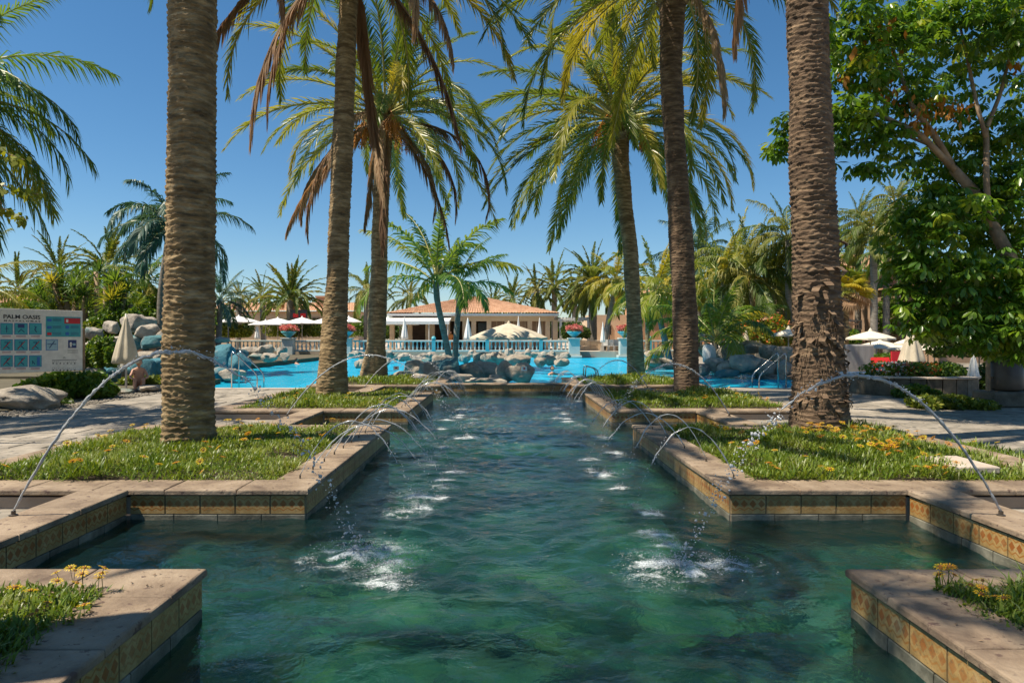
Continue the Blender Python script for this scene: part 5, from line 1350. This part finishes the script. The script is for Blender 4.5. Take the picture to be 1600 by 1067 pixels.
def block(name, label, D, px0, px1, pyt, depth, wm, wins=(), roof=True, gz=BZ, roofh=1.2):
    x0, x1 = (px0-CX)/F*D, (px1-CX)/F*D; z1 = at(0, pyt, D).z-gz; o = Vector(((x0+x1)/2, D, gz)); w = (x1-x0)/2
    t = thing(name, label, 'building', o)
    b = MB(); b.box((0, depth/2, z1/2), (2*w, depth, z1)); b.build('wall', M[wm], t)
    if roof:
        n = max(6, int(2*w/.28)); corrugated_slope(t, [(-w-.3,-.5,z1+.02),(w+.3,-.5,z1+.02),(w*.9,depth/2,z1+roofh),(-w*.9,depth/2,z1+roofh)], min(n, 90), 8)
        b = MB(); b.box((0, depth/2-.1, z1-.04+.02), (2*w+.5, depth+.6, .09)); b.build('eave', M['wall_pink'], t)
    for (a, b1, c, d, kind) in wins:
        p, q = at(a, c, D)-o, at(b1, d, D)-o; cx, cz, ww, hh = (p.x+q.x)/2, (p.z+q.z)/2, abs(q.x-p.x), abs(p.z-q.z)
        b = MB(); fr = .08
        for sx in (-1, 1): b.box((cx+sx*(ww/2-fr/2), -.04, cz), (fr, .1, hh))
        for sz in (-1, 1): b.box((cx, -.041, cz+sz*(hh/2-fr/2)), (ww-2*fr-.002, .1, fr))
        b.box((cx, -.038, cz), (fr*.7, .08, hh-2*fr-.002))
        f = b.build('window' if kind == 'w' else 'door', M['wood'], t)
        b = MB(); b.box((cx, -.008, cz), (ww-2*fr, .02, hh-2*fr)); b.build('pane', M['glass_dark'], f)
        if kind == 'b':
            b = MB(); b.box((cx, -.6, cz-hh/2-.06), (ww+1, 1.2, .14))
            for k in range(14): b.box((cx-(ww+.9)/2+(ww+.9)*k/13, -1.15, cz-hh/2+.45), (.05,.05,.9))
            b.box((cx, -1.15, cz-hh/2+.93), (ww+1,.08,.07)); b.build('balcony', M['wood'], t)
    return t
block('house', 'long low house with orange tile roof behind the white parasols', 78, 318, 560, 487, 9, 'wall_beige', [(380,392,500,512,'w'),(420,430,500,512,'w'),(488,500,496,510,'w'),(530,540,498,512,'w')])
b = MB(); c = at(506,484,80); b.box((0,0,.2), (1.5,1,2.4)); b.box((0,0,1.5),(1.7,1.2,.2)); b.build('chimney', M['wall_pink'], loc=(c.x, 80, c.z), label='terracotta chimney on the low orange roofed house', cat='chimney')
block('house', 'terracotta house behind the yuccas at the far left', 46, -60, 250, 476, 8, 'wall_pink', [(30,42,484,500,'w'),(110,120,484,500,'w'),(196,208,484,500,'w')], roofh=.9)
block('house', 'pink walled house between the two right trunks', 66, 1000, 1110, 466, 8, 'wall_pink', [(1048,1056,476,490,'w'),(1012,1020,476,490,'w')], roofh=1.5)
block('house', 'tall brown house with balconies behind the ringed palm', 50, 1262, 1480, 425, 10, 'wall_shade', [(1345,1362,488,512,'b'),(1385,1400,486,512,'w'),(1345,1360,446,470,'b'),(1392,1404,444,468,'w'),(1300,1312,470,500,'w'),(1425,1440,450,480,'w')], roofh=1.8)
block('house', 'low beige house with a white window behind the right parasols', 42, 1195, 1330, 506, 6, 'wall_beige', [(1208,1222,530,541,'w'),(1336,1346,500,515,'w')], roofh=.9, gz=DZ)
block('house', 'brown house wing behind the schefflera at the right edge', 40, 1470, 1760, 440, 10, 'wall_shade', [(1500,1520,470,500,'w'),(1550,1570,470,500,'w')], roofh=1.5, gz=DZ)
block('house', 'pale gatehouse wall right of the pergola', 72, 920, 1000, 492, 6, 'wall_beige', [(948,956,508,524,'w')], roof=False)

# red scoreboard
c = at(467,491,64); t = thing('scoreboard', 'dark board with two red panels above the white parasols', 'scoreboard', (c.x, 64, BZ)); h = c.z-BZ
b = MB(); b.box((0,0,h), (1.6,.16,.85)); b.build('board', M['darkm'], t)
for sx in (-.28, .42): b = MB(); b.box((sx,-.09,h-.12), (.5,.02,.38)); b.build('panel', M['red'], t)
b = MB(); b.tube([(0,.02,0),(0,.02,h-.4)], .06, 6); b.build('post', M['darkm'], t)
# lamp posts
def lamp(px, pyt, D, label):
    c = at(px, pyt, D); t = thing('street_lamp', label, 'lamp post', (c.x, D, BZ if D > 55 else DZ)); h = c.z-t.location.z
    b = MB(); b.tube([(0,0,0),(0,0,.4),(0,0,h-.65)], [.10,.06,.045], 8); b.build('post', M['darkm'], t, True)
    b = MB(); b.lathe([(.10,h-.64),(.24,h-.18),(.24,h-.16)], 6); b.build('lantern', M['painted'], t)
    b = MB(); b.lathe([(.28,h-.158),(.16,h-.06),(.04,h)], 6); b.build('cap', M['darkm'], t)
lamp(357, 477, 56.5, 'black lamp post with white lantern left of the white parasols')
lamp(952, 486, 66, 'brown lamp post beyond the gate gap')

# ------------------------------------------------------------ handrails
def rail(label, pts, D, r=.021):
    q = [at(px, py, D) for px, py in pts]; o = Vector((q[0].x, D, q[0].z)); t = thing('handrail', label, 'handrail', o)
    for dy in (0, .55):
        b = MB(); pp = [p-o+Vector((0,dy,0)) for p in q]
        # round the bends
        out = [pp[0]]
        for i in range(1, len(pp)-1):
            a = pp[i].lerp(pp[i-1], min(.4, .12/max(.12, (pp[i]-pp[i-1]).length))); c_ = pp[i].lerp(pp[i+1], min(.4, .12/max(.12, (pp[i]-pp[i+1]).length)))
            out += [a, (a+c_)/4+pp[i]/2, c_]
        out.append(pp[-1]); b.tube(out, r, 8); b.build('rail', M['steel'], t, True)
        if dy == 0 and False: pass
rail('stainless steel pool handrail at the left beside the blue rocks', [(362,608),(362,547),(402,585),(402,622)], 19.95)
rail('stainless steel pool handrail at the right beside the rock pile', [(1228,612),(1228,550),(1186,587),(1186,622)], 19.9)
rail('short steel ladder rail in the middle of the pool edge', [(915,598),(915,571),(934,577),(936,600)], 21.5, .018)

# ------------------------------------------------------------ sign board
def sign():
    pr, pl_ = at(128, 537, 16.5), at(-32, 537, 14.6)
    d = Vector((pr.x-pl_.x, pr.y-pl_.y, 0)); Wd = d.length; rz = math.atan2(d.y, d.x)
    t = thing('sign_board', 'pool rules sign board headed PALM OASIS on wooden posts', 'sign board', (pl_.x, pl_.y, DZ), rz)
    zt, zb = 1.95-DZ, .52-DZ; H = zt-zb
    b = MB(); b.slab((Wd/2, 0, (zt+zb)/2), (Wd, .05, H), .008); b.build('board', M['board'], t)
    b = MB()
    for x in (.03, Wd-.03): b.box((x, 0, zt+.0-.008), (0.001,.001,.001))
    for x in (.06, Wd+.05):
        p = MB(); p.slab((x, .045, .85), (.07,.07,1.7), .008); p.build('post', M['wood'], t)
    y = -.028
    # horizontal position from photo px (0 -> 128) along the board
    def ux(px):
        # intersect the view ray with the board plane
        k = (px-CX)/F; a = pl_; s_ = (k*a.y-a.x)/(d.x/Wd-k*d.y/Wd); return s_
    def uz(px, py):
        s_ = ux(px); D = pl_.y+d.y/Wd*s_; return CZ-(py-CY)/F*D-DZ
    def rect(px0, py0, px1, py1, m, name, dy=0, par=t):
        pm = (px0+px1)/2; x0, x1 = ux(px0), ux(px1); z1, z0 = uz(pm, py0), uz(pm, py1)
        b = MB(); b.box(((x0+x1)/2, y-dy, (z0+z1)/2), (x1-x0, .004, z1-z0)); return b.build(name, M[m], par), (x0, x1, z0, z1)
    s8 = 160/1423.
    X_ = lambda v: v*s8; Y_ = lambda v: 470+v*s8
    cols = [(-5,168),(190,375),(395,570)]; rows = [(310,470),(535,690),(757,918)]
    def line(m, pts, r, par, dy):
        b = MB(); b.tube([(ux(p), y-dy, uz(p, q)) for p, q in pts], r, 4); b.build('pictogram', M[m], par)
    k = 0
    for j, (ya, yb) in enumerate(rows):
        for i, (xa, xb) in enumerate(cols):
            f, _ = rect(X_(xa), Y_(ya), X_(xb), Y_(yb), 'bluep', 'panel_frame')
            rect(X_(xa+7), Y_(ya+7), X_(xb-7), Y_(yb-7), 'teal_print', 'panel', .004)
            cx, cy = (xa+xb)/2, (ya+yb)/2
            P = lambda a, b_: (X_(cx+a), Y_(cy+b_))
            mm = 'navy'
            if k == 0: line(mm, [P(0,-45),P(0,50)], .008, t, .008); line(mm, [P(-25,-5),P(25,-5)], .006, t, .008)
            elif k == 1:
                rect(X_(cx-45), Y_(cy-65), X_(cx+45), Y_(cy-15), 'navy', 'pictogram', .008); line(mm, [P(-40,45),P(0,5),P(45,45)], .008, t, .008)
            elif k == 2: line(mm, [P(-15,-35),P(10,-30),P(-10,10),P(15,45)], .01, t, .008)
            elif k == 8:
                rect(X_(cx+20), Y_(cy-60), X_(cx+60), Y_(cy+60), 'bluep', 'pictogram', .008); line(mm, [P(-45,40),P(-45,-5),P(-10,40)], .008, t, .008)
            else:
                line('navy', [P(-30,-35),P(15,-40),P(-5,15),P(40,50)], .009, t, .008); line('redp', [P(-50,55),P(50,-50)], .008, t, .013)
            for q in (0, 1): rect(X_(xa+25), Y_(yb+14+q*13), X_(xb-25), Y_(yb+19+q*13), 'navy' if q == 0 else 'redp', 'caption')
            k += 1
    rect(X_(628), Y_(222), X_(1112), Y_(500), 'teal_print', 'panel')
    rect(X_(885), Y_(242), X_(1103), Y_(318), 'redp', 'panel', .006); rect(X_(905), Y_(258), X_(935), Y_(300), 'board', 'pictogram', .01)
    for yy in (250, 350, 440):
        rect(X_(645), Y_(yy), X_(705), Y_(yy+38), 'redp' if yy == 440 else 'bluep', 'pictogram', .006)
        for q in range(3):
            rect(X_(722), Y_(yy+q*14), X_(840), Y_(yy+4+q*14), 'navy', 'caption', .006)
            if yy > 300: rect(X_(972), Y_(yy+q*14), X_(1085), Y_(yy+4+q*14), 'navy', 'caption', .006)
        if yy > 300: rect(X_(900), Y_(yy-5), X_(948), Y_(yy+38), 'bluep', 'pictogram', .006)
    rect(X_(628), Y_(535), X_(795), Y_(688), 'bluep', 'panel_frame'); rect(X_(635), Y_(542), X_(788), Y_(681), 'ltblue', 'panel', .004)
    line('navy', [(X_(650),Y_(600)),(X_(770),Y_(600))], .007, t, .009); line('navy', [(X_(675),Y_(655)),(X_(745),Y_(560))], .008, t, .009)
    rect(X_(938), Y_(545), X_(1053), Y_(655), 'navy', 'panel'); rect(X_(960), Y_(575), X_(985), Y_(640), 'board', 'pictogram', .005); rect(X_(1000), Y_(590), X_(1040), Y_(620), 'ltblue', 'pictogram', .005)
    line('board', [(X_(950),Y_(600)),(X_(1000),Y_(600))], .006, t, .007)
    for yy in (680, 700, 718): rect(X_(930), Y_(yy), X_(1075), Y_(yy+4), 'ink', 'caption')
    line('ink', [(X_(868),Y_(795)),(X_(882),Y_(780)),(X_(896),Y_(795))], .004, t, .002)
    rect(X_(712), Y_(819), X_(1060), Y_(825), 'ink', 'caption')
    for yy in (868, 962):
        for q in range(7): rect(X_(720+q*50), Y_(yy+(q % 2)*5-8), X_(738+q*50), Y_(yy+8), 'ink', 'caption')
        for q in range(13): rect(X_(716+q*26), Y_(yy-26), X_(730+q*26), Y_(yy-22), 'ink', 'caption')
    def text(body, px0, py0, px1, py1, bold, m):
        x0, x1 = ux(px0), ux(px1); pm = (px0+px1)/2; z1, z0 = uz(pm, py0), uz(pm, py1)
        cu = bpy.data.curves.new('lettering', 'FONT'); cu.body = body; cu.size = 1; cu.extrude = .002; cu.offset = bold; cu.materials.append(M[m])
        o = link('lettering', cu, t); bpy.context.view_layer.update(); dm = o.dimensions
        sx = (x1-x0)/max(dm.x, .01); sz = (z1-z0)/max(dm.y, .01); bb = [Vector(v) for v in o.bound_box]; mx = min(v.x for v in bb); my = min(v.y for v in bb)
        o.rotation_euler = (R(90), 0, 0); o.scale = (sx, sz, 1); o.location = (x0-mx*sx, y-.001, z0-my*sz)
        bpy.context.view_layer.update(); me = bpy.data.meshes.new_from_object(o.evaluated_get(bpy.context.evaluated_depsgraph_get())); me.name = 'lettering'
        n_ = link('lettering', me, t, o.location[:], rot=o.rotation_euler[:], scale=o.scale[:]); bpy.data.objects.remove(o); n_.name = 'lettering'
    text('PALM OASIS', X_(38), Y_(196), X_(550), Y_(252), .02, 'ink')
    text('M A S P A L O M A S', X_(45), Y_(270), X_(550), Y_(292), .015, 'ink')
sign()

# ------------------------------------------------------------ things on the right terrace
def round_planter():
    c = at(1425, 600, 18.2); t = thing('round_planter', 'curved stone planter wall with mixed flowers on the right terrace', 'planter', (c.x, 18.2, DZ))
    n = 26; Rr = 1.45
    for i in range(n):
        a = 2*math.pi*i/n; b = MB(); b.slab((0,0,0), (2*math.pi*Rr/n-.012,.2,.44), .02); b.build('stone', M['brown_stone'], t, loc=(math.cos(a)*Rr, math.sin(a)*Rr*.8, .22), rz=math.atan2(math.cos(a)*.8, -math.sin(a)))
    b = MB(); b.lathe([(Rr*.98,.0),(Rr*.98,.43)], 24); o = b.build('soil', M['soil'], t); o.scale = (1,.8,1)
    for i in range(n):
        a = 2*math.pi*i/n; b = MB(); b.slab((0,0,0), (2*math.pi*Rr/n+.0,.3,.05), .012); b.build('coping_stone', M['coping_pale'], t, loc=(math.cos(a)*Rr, math.sin(a)*Rr*.8, .468), rz=math.atan2(math.cos(a)*.8, -math.sin(a)))
    V, Fc, rr = cloud([(x,y,.62,.5,.5,.22) for x, y in ((-.8,0),(-.2,-.3),(.4,.1),(.9,0),(0,.4))], 3800, .1, 5); V[:,2] = np.maximum(V[:,2], .4)
    link('foliage', npmesh('foliage', V, [Fc], M['bush'], {'rnd': rr}), t, kind='stuff')
    for m_, sd, x in (('blossom_w', 6, -.7), ('blossom_p', 7, -.3), ('blossom_o', 8, .0)):
        V, Fc, rr = cloud([(x,-.3,.66,.55,.4,.22)], 130, .08, sd); link('blossoms', npmesh('blossoms', V, [Fc], M[m_], {'rnd': rr}), t, kind='stuff')
round_planter()
c = at(1398, 595, 22); b = MB(); t = thing('sun_lounger', 'lounger with red cushion beside the round planter', 'lounger', (c.x, 22, DZ))
b.slab((0,.3,.36), (.62,1.0,.1), .03); b.build('seat', M['red'], t)
b = MB(); b.box((0,.80,.60), (.58,.10,.44), M=Matrix.Rotation(-.35, 3, 'X')); b.build('backrest', M['red'], t)
b = MB()
for sx in (-.28,.28):
    for sy in (-.15,.75): b.box((sx,sy,.15), (.05,.05,.31))
b.build('legs', M['wood'], t)
c = at(1420, 590, 23.5); t = thing('sun_lounger', 'partly hidden dark red chair behind the round planter', 'lounger', (c.x, 23.5, DZ))
b = MB(); b.slab((0,.3,.40), (.5,.6,.1), .03); b.build('seat', M['redp'], t); b = MB(); b.box((0,.62,.72), (.5,.08,.55)); b.build('backrest', M['redp'], t)
b = MB()
for sx in (-.2,.2):
    for sy in (.1,.5): b.box((sx,sy,.175), (.05,.05,.35))
b.build('legs', M['wood'], t)
c = at(1338, 570, 24); b = MB(); b.slab((0,0,.62), (.95,.5,1.24), .05); b.build('stone_block', M['slate'], loc=(c.x, 24, DZ), label='grey grooved stone slab standing right of the ragged trunk', cat='stone block')
# small table with a white cloth and objects
c = at(1346, 596, 19.4); t = thing('side_table', 'low table with a white cloth beside the round planter', 'table', (c.x-.1, 19.4, DZ))
b = MB(); b.slab((0,0,.48), (.8,.5,.04), .01); b.slab((0,-.255,.38), (.8,.01,.2), .002); b.build('tabletop', M['white'], t)
for sx in (-.35,.35):
    for sy in (-.2,.2): b = MB(); b.box((sx,sy,.23), (.04,.04,.46)); b.build('leg', M['wood'], t)
# litter bin
c = at(1573, 620, 14.6); t = thing('litter_bin', 'brown litter bin with black rim between two posts at the right edge', 'litter bin', (c.x, 14.6, DZ))
b = MB(); b.lathe([(.27,.36),(.29,.40),(.31,.95),(.29,.96)], 22); b.build('body', M['bin'], t, True)
b = MB(); b.lathe([(.29,.955),(.34,.97),(.345,1.04),(.32,1.08),(.2,1.085),(.19,1.0)], 22); b.build('rim', M['darkm'], t, True)
for sx in (-.40,.40): b = MB(); b.box((sx,0,.56), (.06,.07,1.12)); b.box((sx*.9,0,.62), (.12,.03,.04)); b.build('post', M['wood'], t)
b = MB(); b.slab((0,0,.17), (1.0,.7,.34), .06); b.build('stone_base', M['brown_stone'], t)
# white chairs beyond the gate
def chair(px, D, label):
    c = at(px, 545, D); t = thing('chair', label, 'chair', (c.x, D, BZ), group='white chairs beyond the gate gap')
    b = MB(); b.slab((0,0,.44), (.46,.46,.05), .01); b.build('seat', M['painted'], t)
    b = MB(); b.slab((0,.22,.72), (.46,.04,.5), .01); b.build('backrest', M['painted'], t)
    for sx in (-.2,.2):
        for sy in (-.2,.2): b = MB(); b.box((sx,sy,.21), (.045,.045,.415)); b.build('leg', M['painted'], t)
for i, px in enumerate((946, 955, 964)): chair(px, 57.5+.3*i, 'white terrace chair seen through the gate gap')
# white rules notices on the rocks
for px, py, D, lab in ((619,575,21.8,'small white notice fixed to the left end of the rock island'),(819,576,21.1,'small white notice fixed to the rightmost island boulder')):
    c = at(px, py, D); b = MB(); b.slab((0,0,0), (.17,.03,.13), .004); b.add([(-.03,-.02,-.02),(.03,-.02,-.02),(.03,-.02,.03),(-.03,-.02,.03)], [(0,1,2,3)], 1); b.build('notice', [M['white'], M['redp']], loc=c, rz=.2, label=lab, cat='notice')
# stepping stone of the near right bed, fallen leaves on the copings
n = 150; C = []
for _ in range(n):
    s = rng.choice((-1, 1)); k = rng.integers(0, 2); y0, y1 = PLN[k]
    if rng.random() < .5: p = (AX+s*rng.uniform(HW+.05, HW+CW-.05), rng.uniform(max(y0, 2.4), y1))
    else: p = (AX+s*rng.uniform(HW, OW), y1-rng.uniform(.05, CW-.05) if k == 0 else y0+rng.uniform(.05, CW-.05))
    C.append((p[0], p[1], .006))
C = np.array(C); a = rng.uniform(0, 6.28, n); L = rng.uniform(.012, .035, n)[:, None]; ax = np.stack([np.cos(a), np.sin(a), 0*a+.1], 1); sd = np.stack([-np.sin(a), np.cos(a), 0*a+.2], 1)
V = np.stack([C, C+ax*L*.5+sd*L*.2, C+ax*L, C+ax*L*.5-sd*L*.2], 1).reshape(-1, 3)
link('fallen_leaves', npmesh('fallen_leaves', V, [np.arange(n*4).reshape(-1, 4)], M['bark_dark']), kind='stuff', label='dry leaf litter scattered on the stone copings')

# ------------------------------------------------------------ people
def person(label, loc, rz, joints, edges, rad, head, parts, group=None):
    t = thing('person', label, 'person', loc, rz)
    me = bpy.data.meshes.new('body'); me.from_pydata(joints, edges, []); me.materials.append(M[parts.get('skin', 'skin')])
    o = link('body', me, t); sk = o.modifiers.new('skin', 'SKIN'); sk.use_smooth_shade = True
    for i, r_ in enumerate(rad): me.skin_vertices[0].data[i].radius = r_ if hasattr(r_, '__len__') else (r_, r_)
    me.skin_vertices[0].data[0].use_root = True
    sb = o.modifiers.new('sub', 'SUBSURF'); sb.levels = 1; sb.render_levels = 2
    hx, hy, hz = head
    V = I3.copy()*np.array([.078, .095, .115])
    fr = V[:, 1] < -.05
    V[:, 1] -= np.where(fr, .028*np.exp(-((V[:, 0]/.016)**2+((V[:, 2]+.01)/.028)**2)), 0)      # nose
    for e in (-.032, .032): V[:, 1] += np.where(fr, .012*np.exp(-(((V[:, 0]-e)/.018)**2+((V[:, 2]-.02)/.014)**2)), 0)
    V[:, 0] *= np.where(V[:, 2] < -.04, .82, 1)
    link('head', npmesh('head', V+np.array(head), [F3], M['skin'], None, True), t)
    H = I3.copy()*np.array([.088, .104, .118])+np.array([0,.012,.014]); keep = ~((H[:, 1] < -.02) & (H[:, 2] < .055)) & (H[:, 2] > -.07)
    fc = F3[keep[F3].all(1)]; link('hair', npmesh('hair', H+np.array(head), [fc], M[parts.get('hair', 'hair')], None, True), t)
    return t
def swimmer(px, py, D, rz, label):
    c = at(px, py, D)
    J = [(0,0,-.55),(0,0,-.25),(0,0,-.02),(0,0,.08),(.17,0,-.04),(.34,-.18,-.12),(.30,-.42,-.06),(-.17,0,-.04),(-.34,-.18,-.12),(-.30,-.42,-.06)]
    person(label, (c.x, D, POOLZ+.04), rz, J, [(0,1),(1,2),(2,3),(2,4),(4,5),(5,6),(2,7),(7,8),(8,9)], [(.14,.10),(.15,.10),(.10,.08),.055,.07,.045,.035,.07,.045,.035], (0,-.01,.22), {})
swimmer(863, 582, 30, .6, 'swimmer with head and shoulders above the water right of the rock island')
swimmer(463, 566, 42, 2.2, 'swimmer in the far left part of the pool')
def standing(px, D, gz, rz, label, top, h=1.7):
    c = at(px, 520, D)
    J = [(0,0,.92),(0,0,1.15),(0,0,1.38),(0,0,1.48),(.17,0,1.38),(.23,.02,1.10),(.20,-.14,.92),(-.17,0,1.38),(-.23,.02,1.10),(-.20,-.14,.92),(.09,0,.86),(.10,-.02,.48),(.10,.02,.08),(.10,-.13,.04),(-.09,0,.86),(-.10,.03,.48),(-.10,.06,.08),(-.10,-.09,.04)]
    E = [(0,1),(1,2),(2,3),(2,4),(4,5),(5,6),(2,7),(7,8),(8,9),(0,10),(10,11),(11,12),(12,13),(0,14),(14,15),(15,16),(16,17)]
    rr = [(.15,.11),(.14,.10),(.14,.09),.055,.06,.042,.032,.06,.042,.032,.085,.06,.045,.035,.085,.06,.045,.035]
    t = person(label, (c.x, D, gz), rz, J, E, rr, (0,-.01,1.60), {'skin': top}); return t
standing(704, 60.5, BZ, .3, 'person in orange standing under the restaurant awning', 'orange_cloth')
standing(1163, 33.5, DZ+.05, 0, 'person in pale clothes beside the small closed parasol', 'beige_lt')
# person seated on the kerb by the closed left umbrella
c = at(200, 604, 18.8)
J = [(0,0,.22),(0,-.03,.42),(0,-.06,.60),(0,-.05,.68),(.13,-.05,.58),(.22,-.16,.40),(.14,-.34,.36),(-.13,-.05,.58),(-.22,-.16,.40),(-.14,-.34,.36),(.09,-.06,.16),(.10,-.42,.36),(.10,-.44,.06),(-.09,-.06,.16),(-.10,-.42,.36),(-.10,-.44,.06)]
person('child sitting in front of the blue rocks by the closed left parasol', (c.x+.25, 18.9, DZ), .5, J, [(0,1),(1,2),(2,3),(2,4),(4,5),(5,6),(2,7),(7,8),(8,9),(0,10),(10,11),(11,12),(0,13),(13,14),(14,15)],
       [(.12,.10),(.11,.09),(.10,.08),.045,.05,.035,.028,.05,.035,.028,.07,.05,.035,.07,.05,.035], (0,-.08,.79), {})
# white towel on the right rocks
V = I3.copy()*np.array([.28,.18,.42]); V = V*(1+.25*fbm(V[:,0]*6, V[:,1]*6, V[:,2]*3, 2))[:, None]
c = at(1108, 553, 29.6); link('towel', npmesh('towel', V, [F3], M['white'], None, True), loc=c, label='bundled white towel lying on the right rock pile', cat='towel')

# ------------------------------------------------------------ labels of look-alikes: each told by its place along its row
ORD = ['first','second','third','fourth','fifth','sixth','seventh','eighth','ninth','tenth','eleventh','twelfth','thirteenth','fourteenth','fifteenth','sixteenth','seventeenth','eighteenth','nineteenth','twentieth']
def ordinal(i): return ORD[i] if i < 20 else '%d%s' % (i+1, {1:'st',2:'nd',3:'rd'}.get((i+1) % 10, 'th') if (i+1) % 100 not in (11,12,13) else 'th')
def screen(o): return CX+F*o.location.x/max(o.location.y, .5)
bylab = {}
for o in bpy.data.objects:
    if o.get('category') and o.get('group') and o.get('category') not in ('flower',): bylab.setdefault((o['group'], o['label']), []).append(o)
for (gname, lab), os_ in bylab.items():
    if len(os_) < 2: continue
    near = os_[0]['category'] == 'water jet' or 'small splashes' in gname
    os_.sort(key=(lambda o: o.location.y) if near else screen)
    for i, o in enumerate(os_):
        o['label'] = (lab+', '+ordinal(i)+(' nearest' if near else ' from the left'))
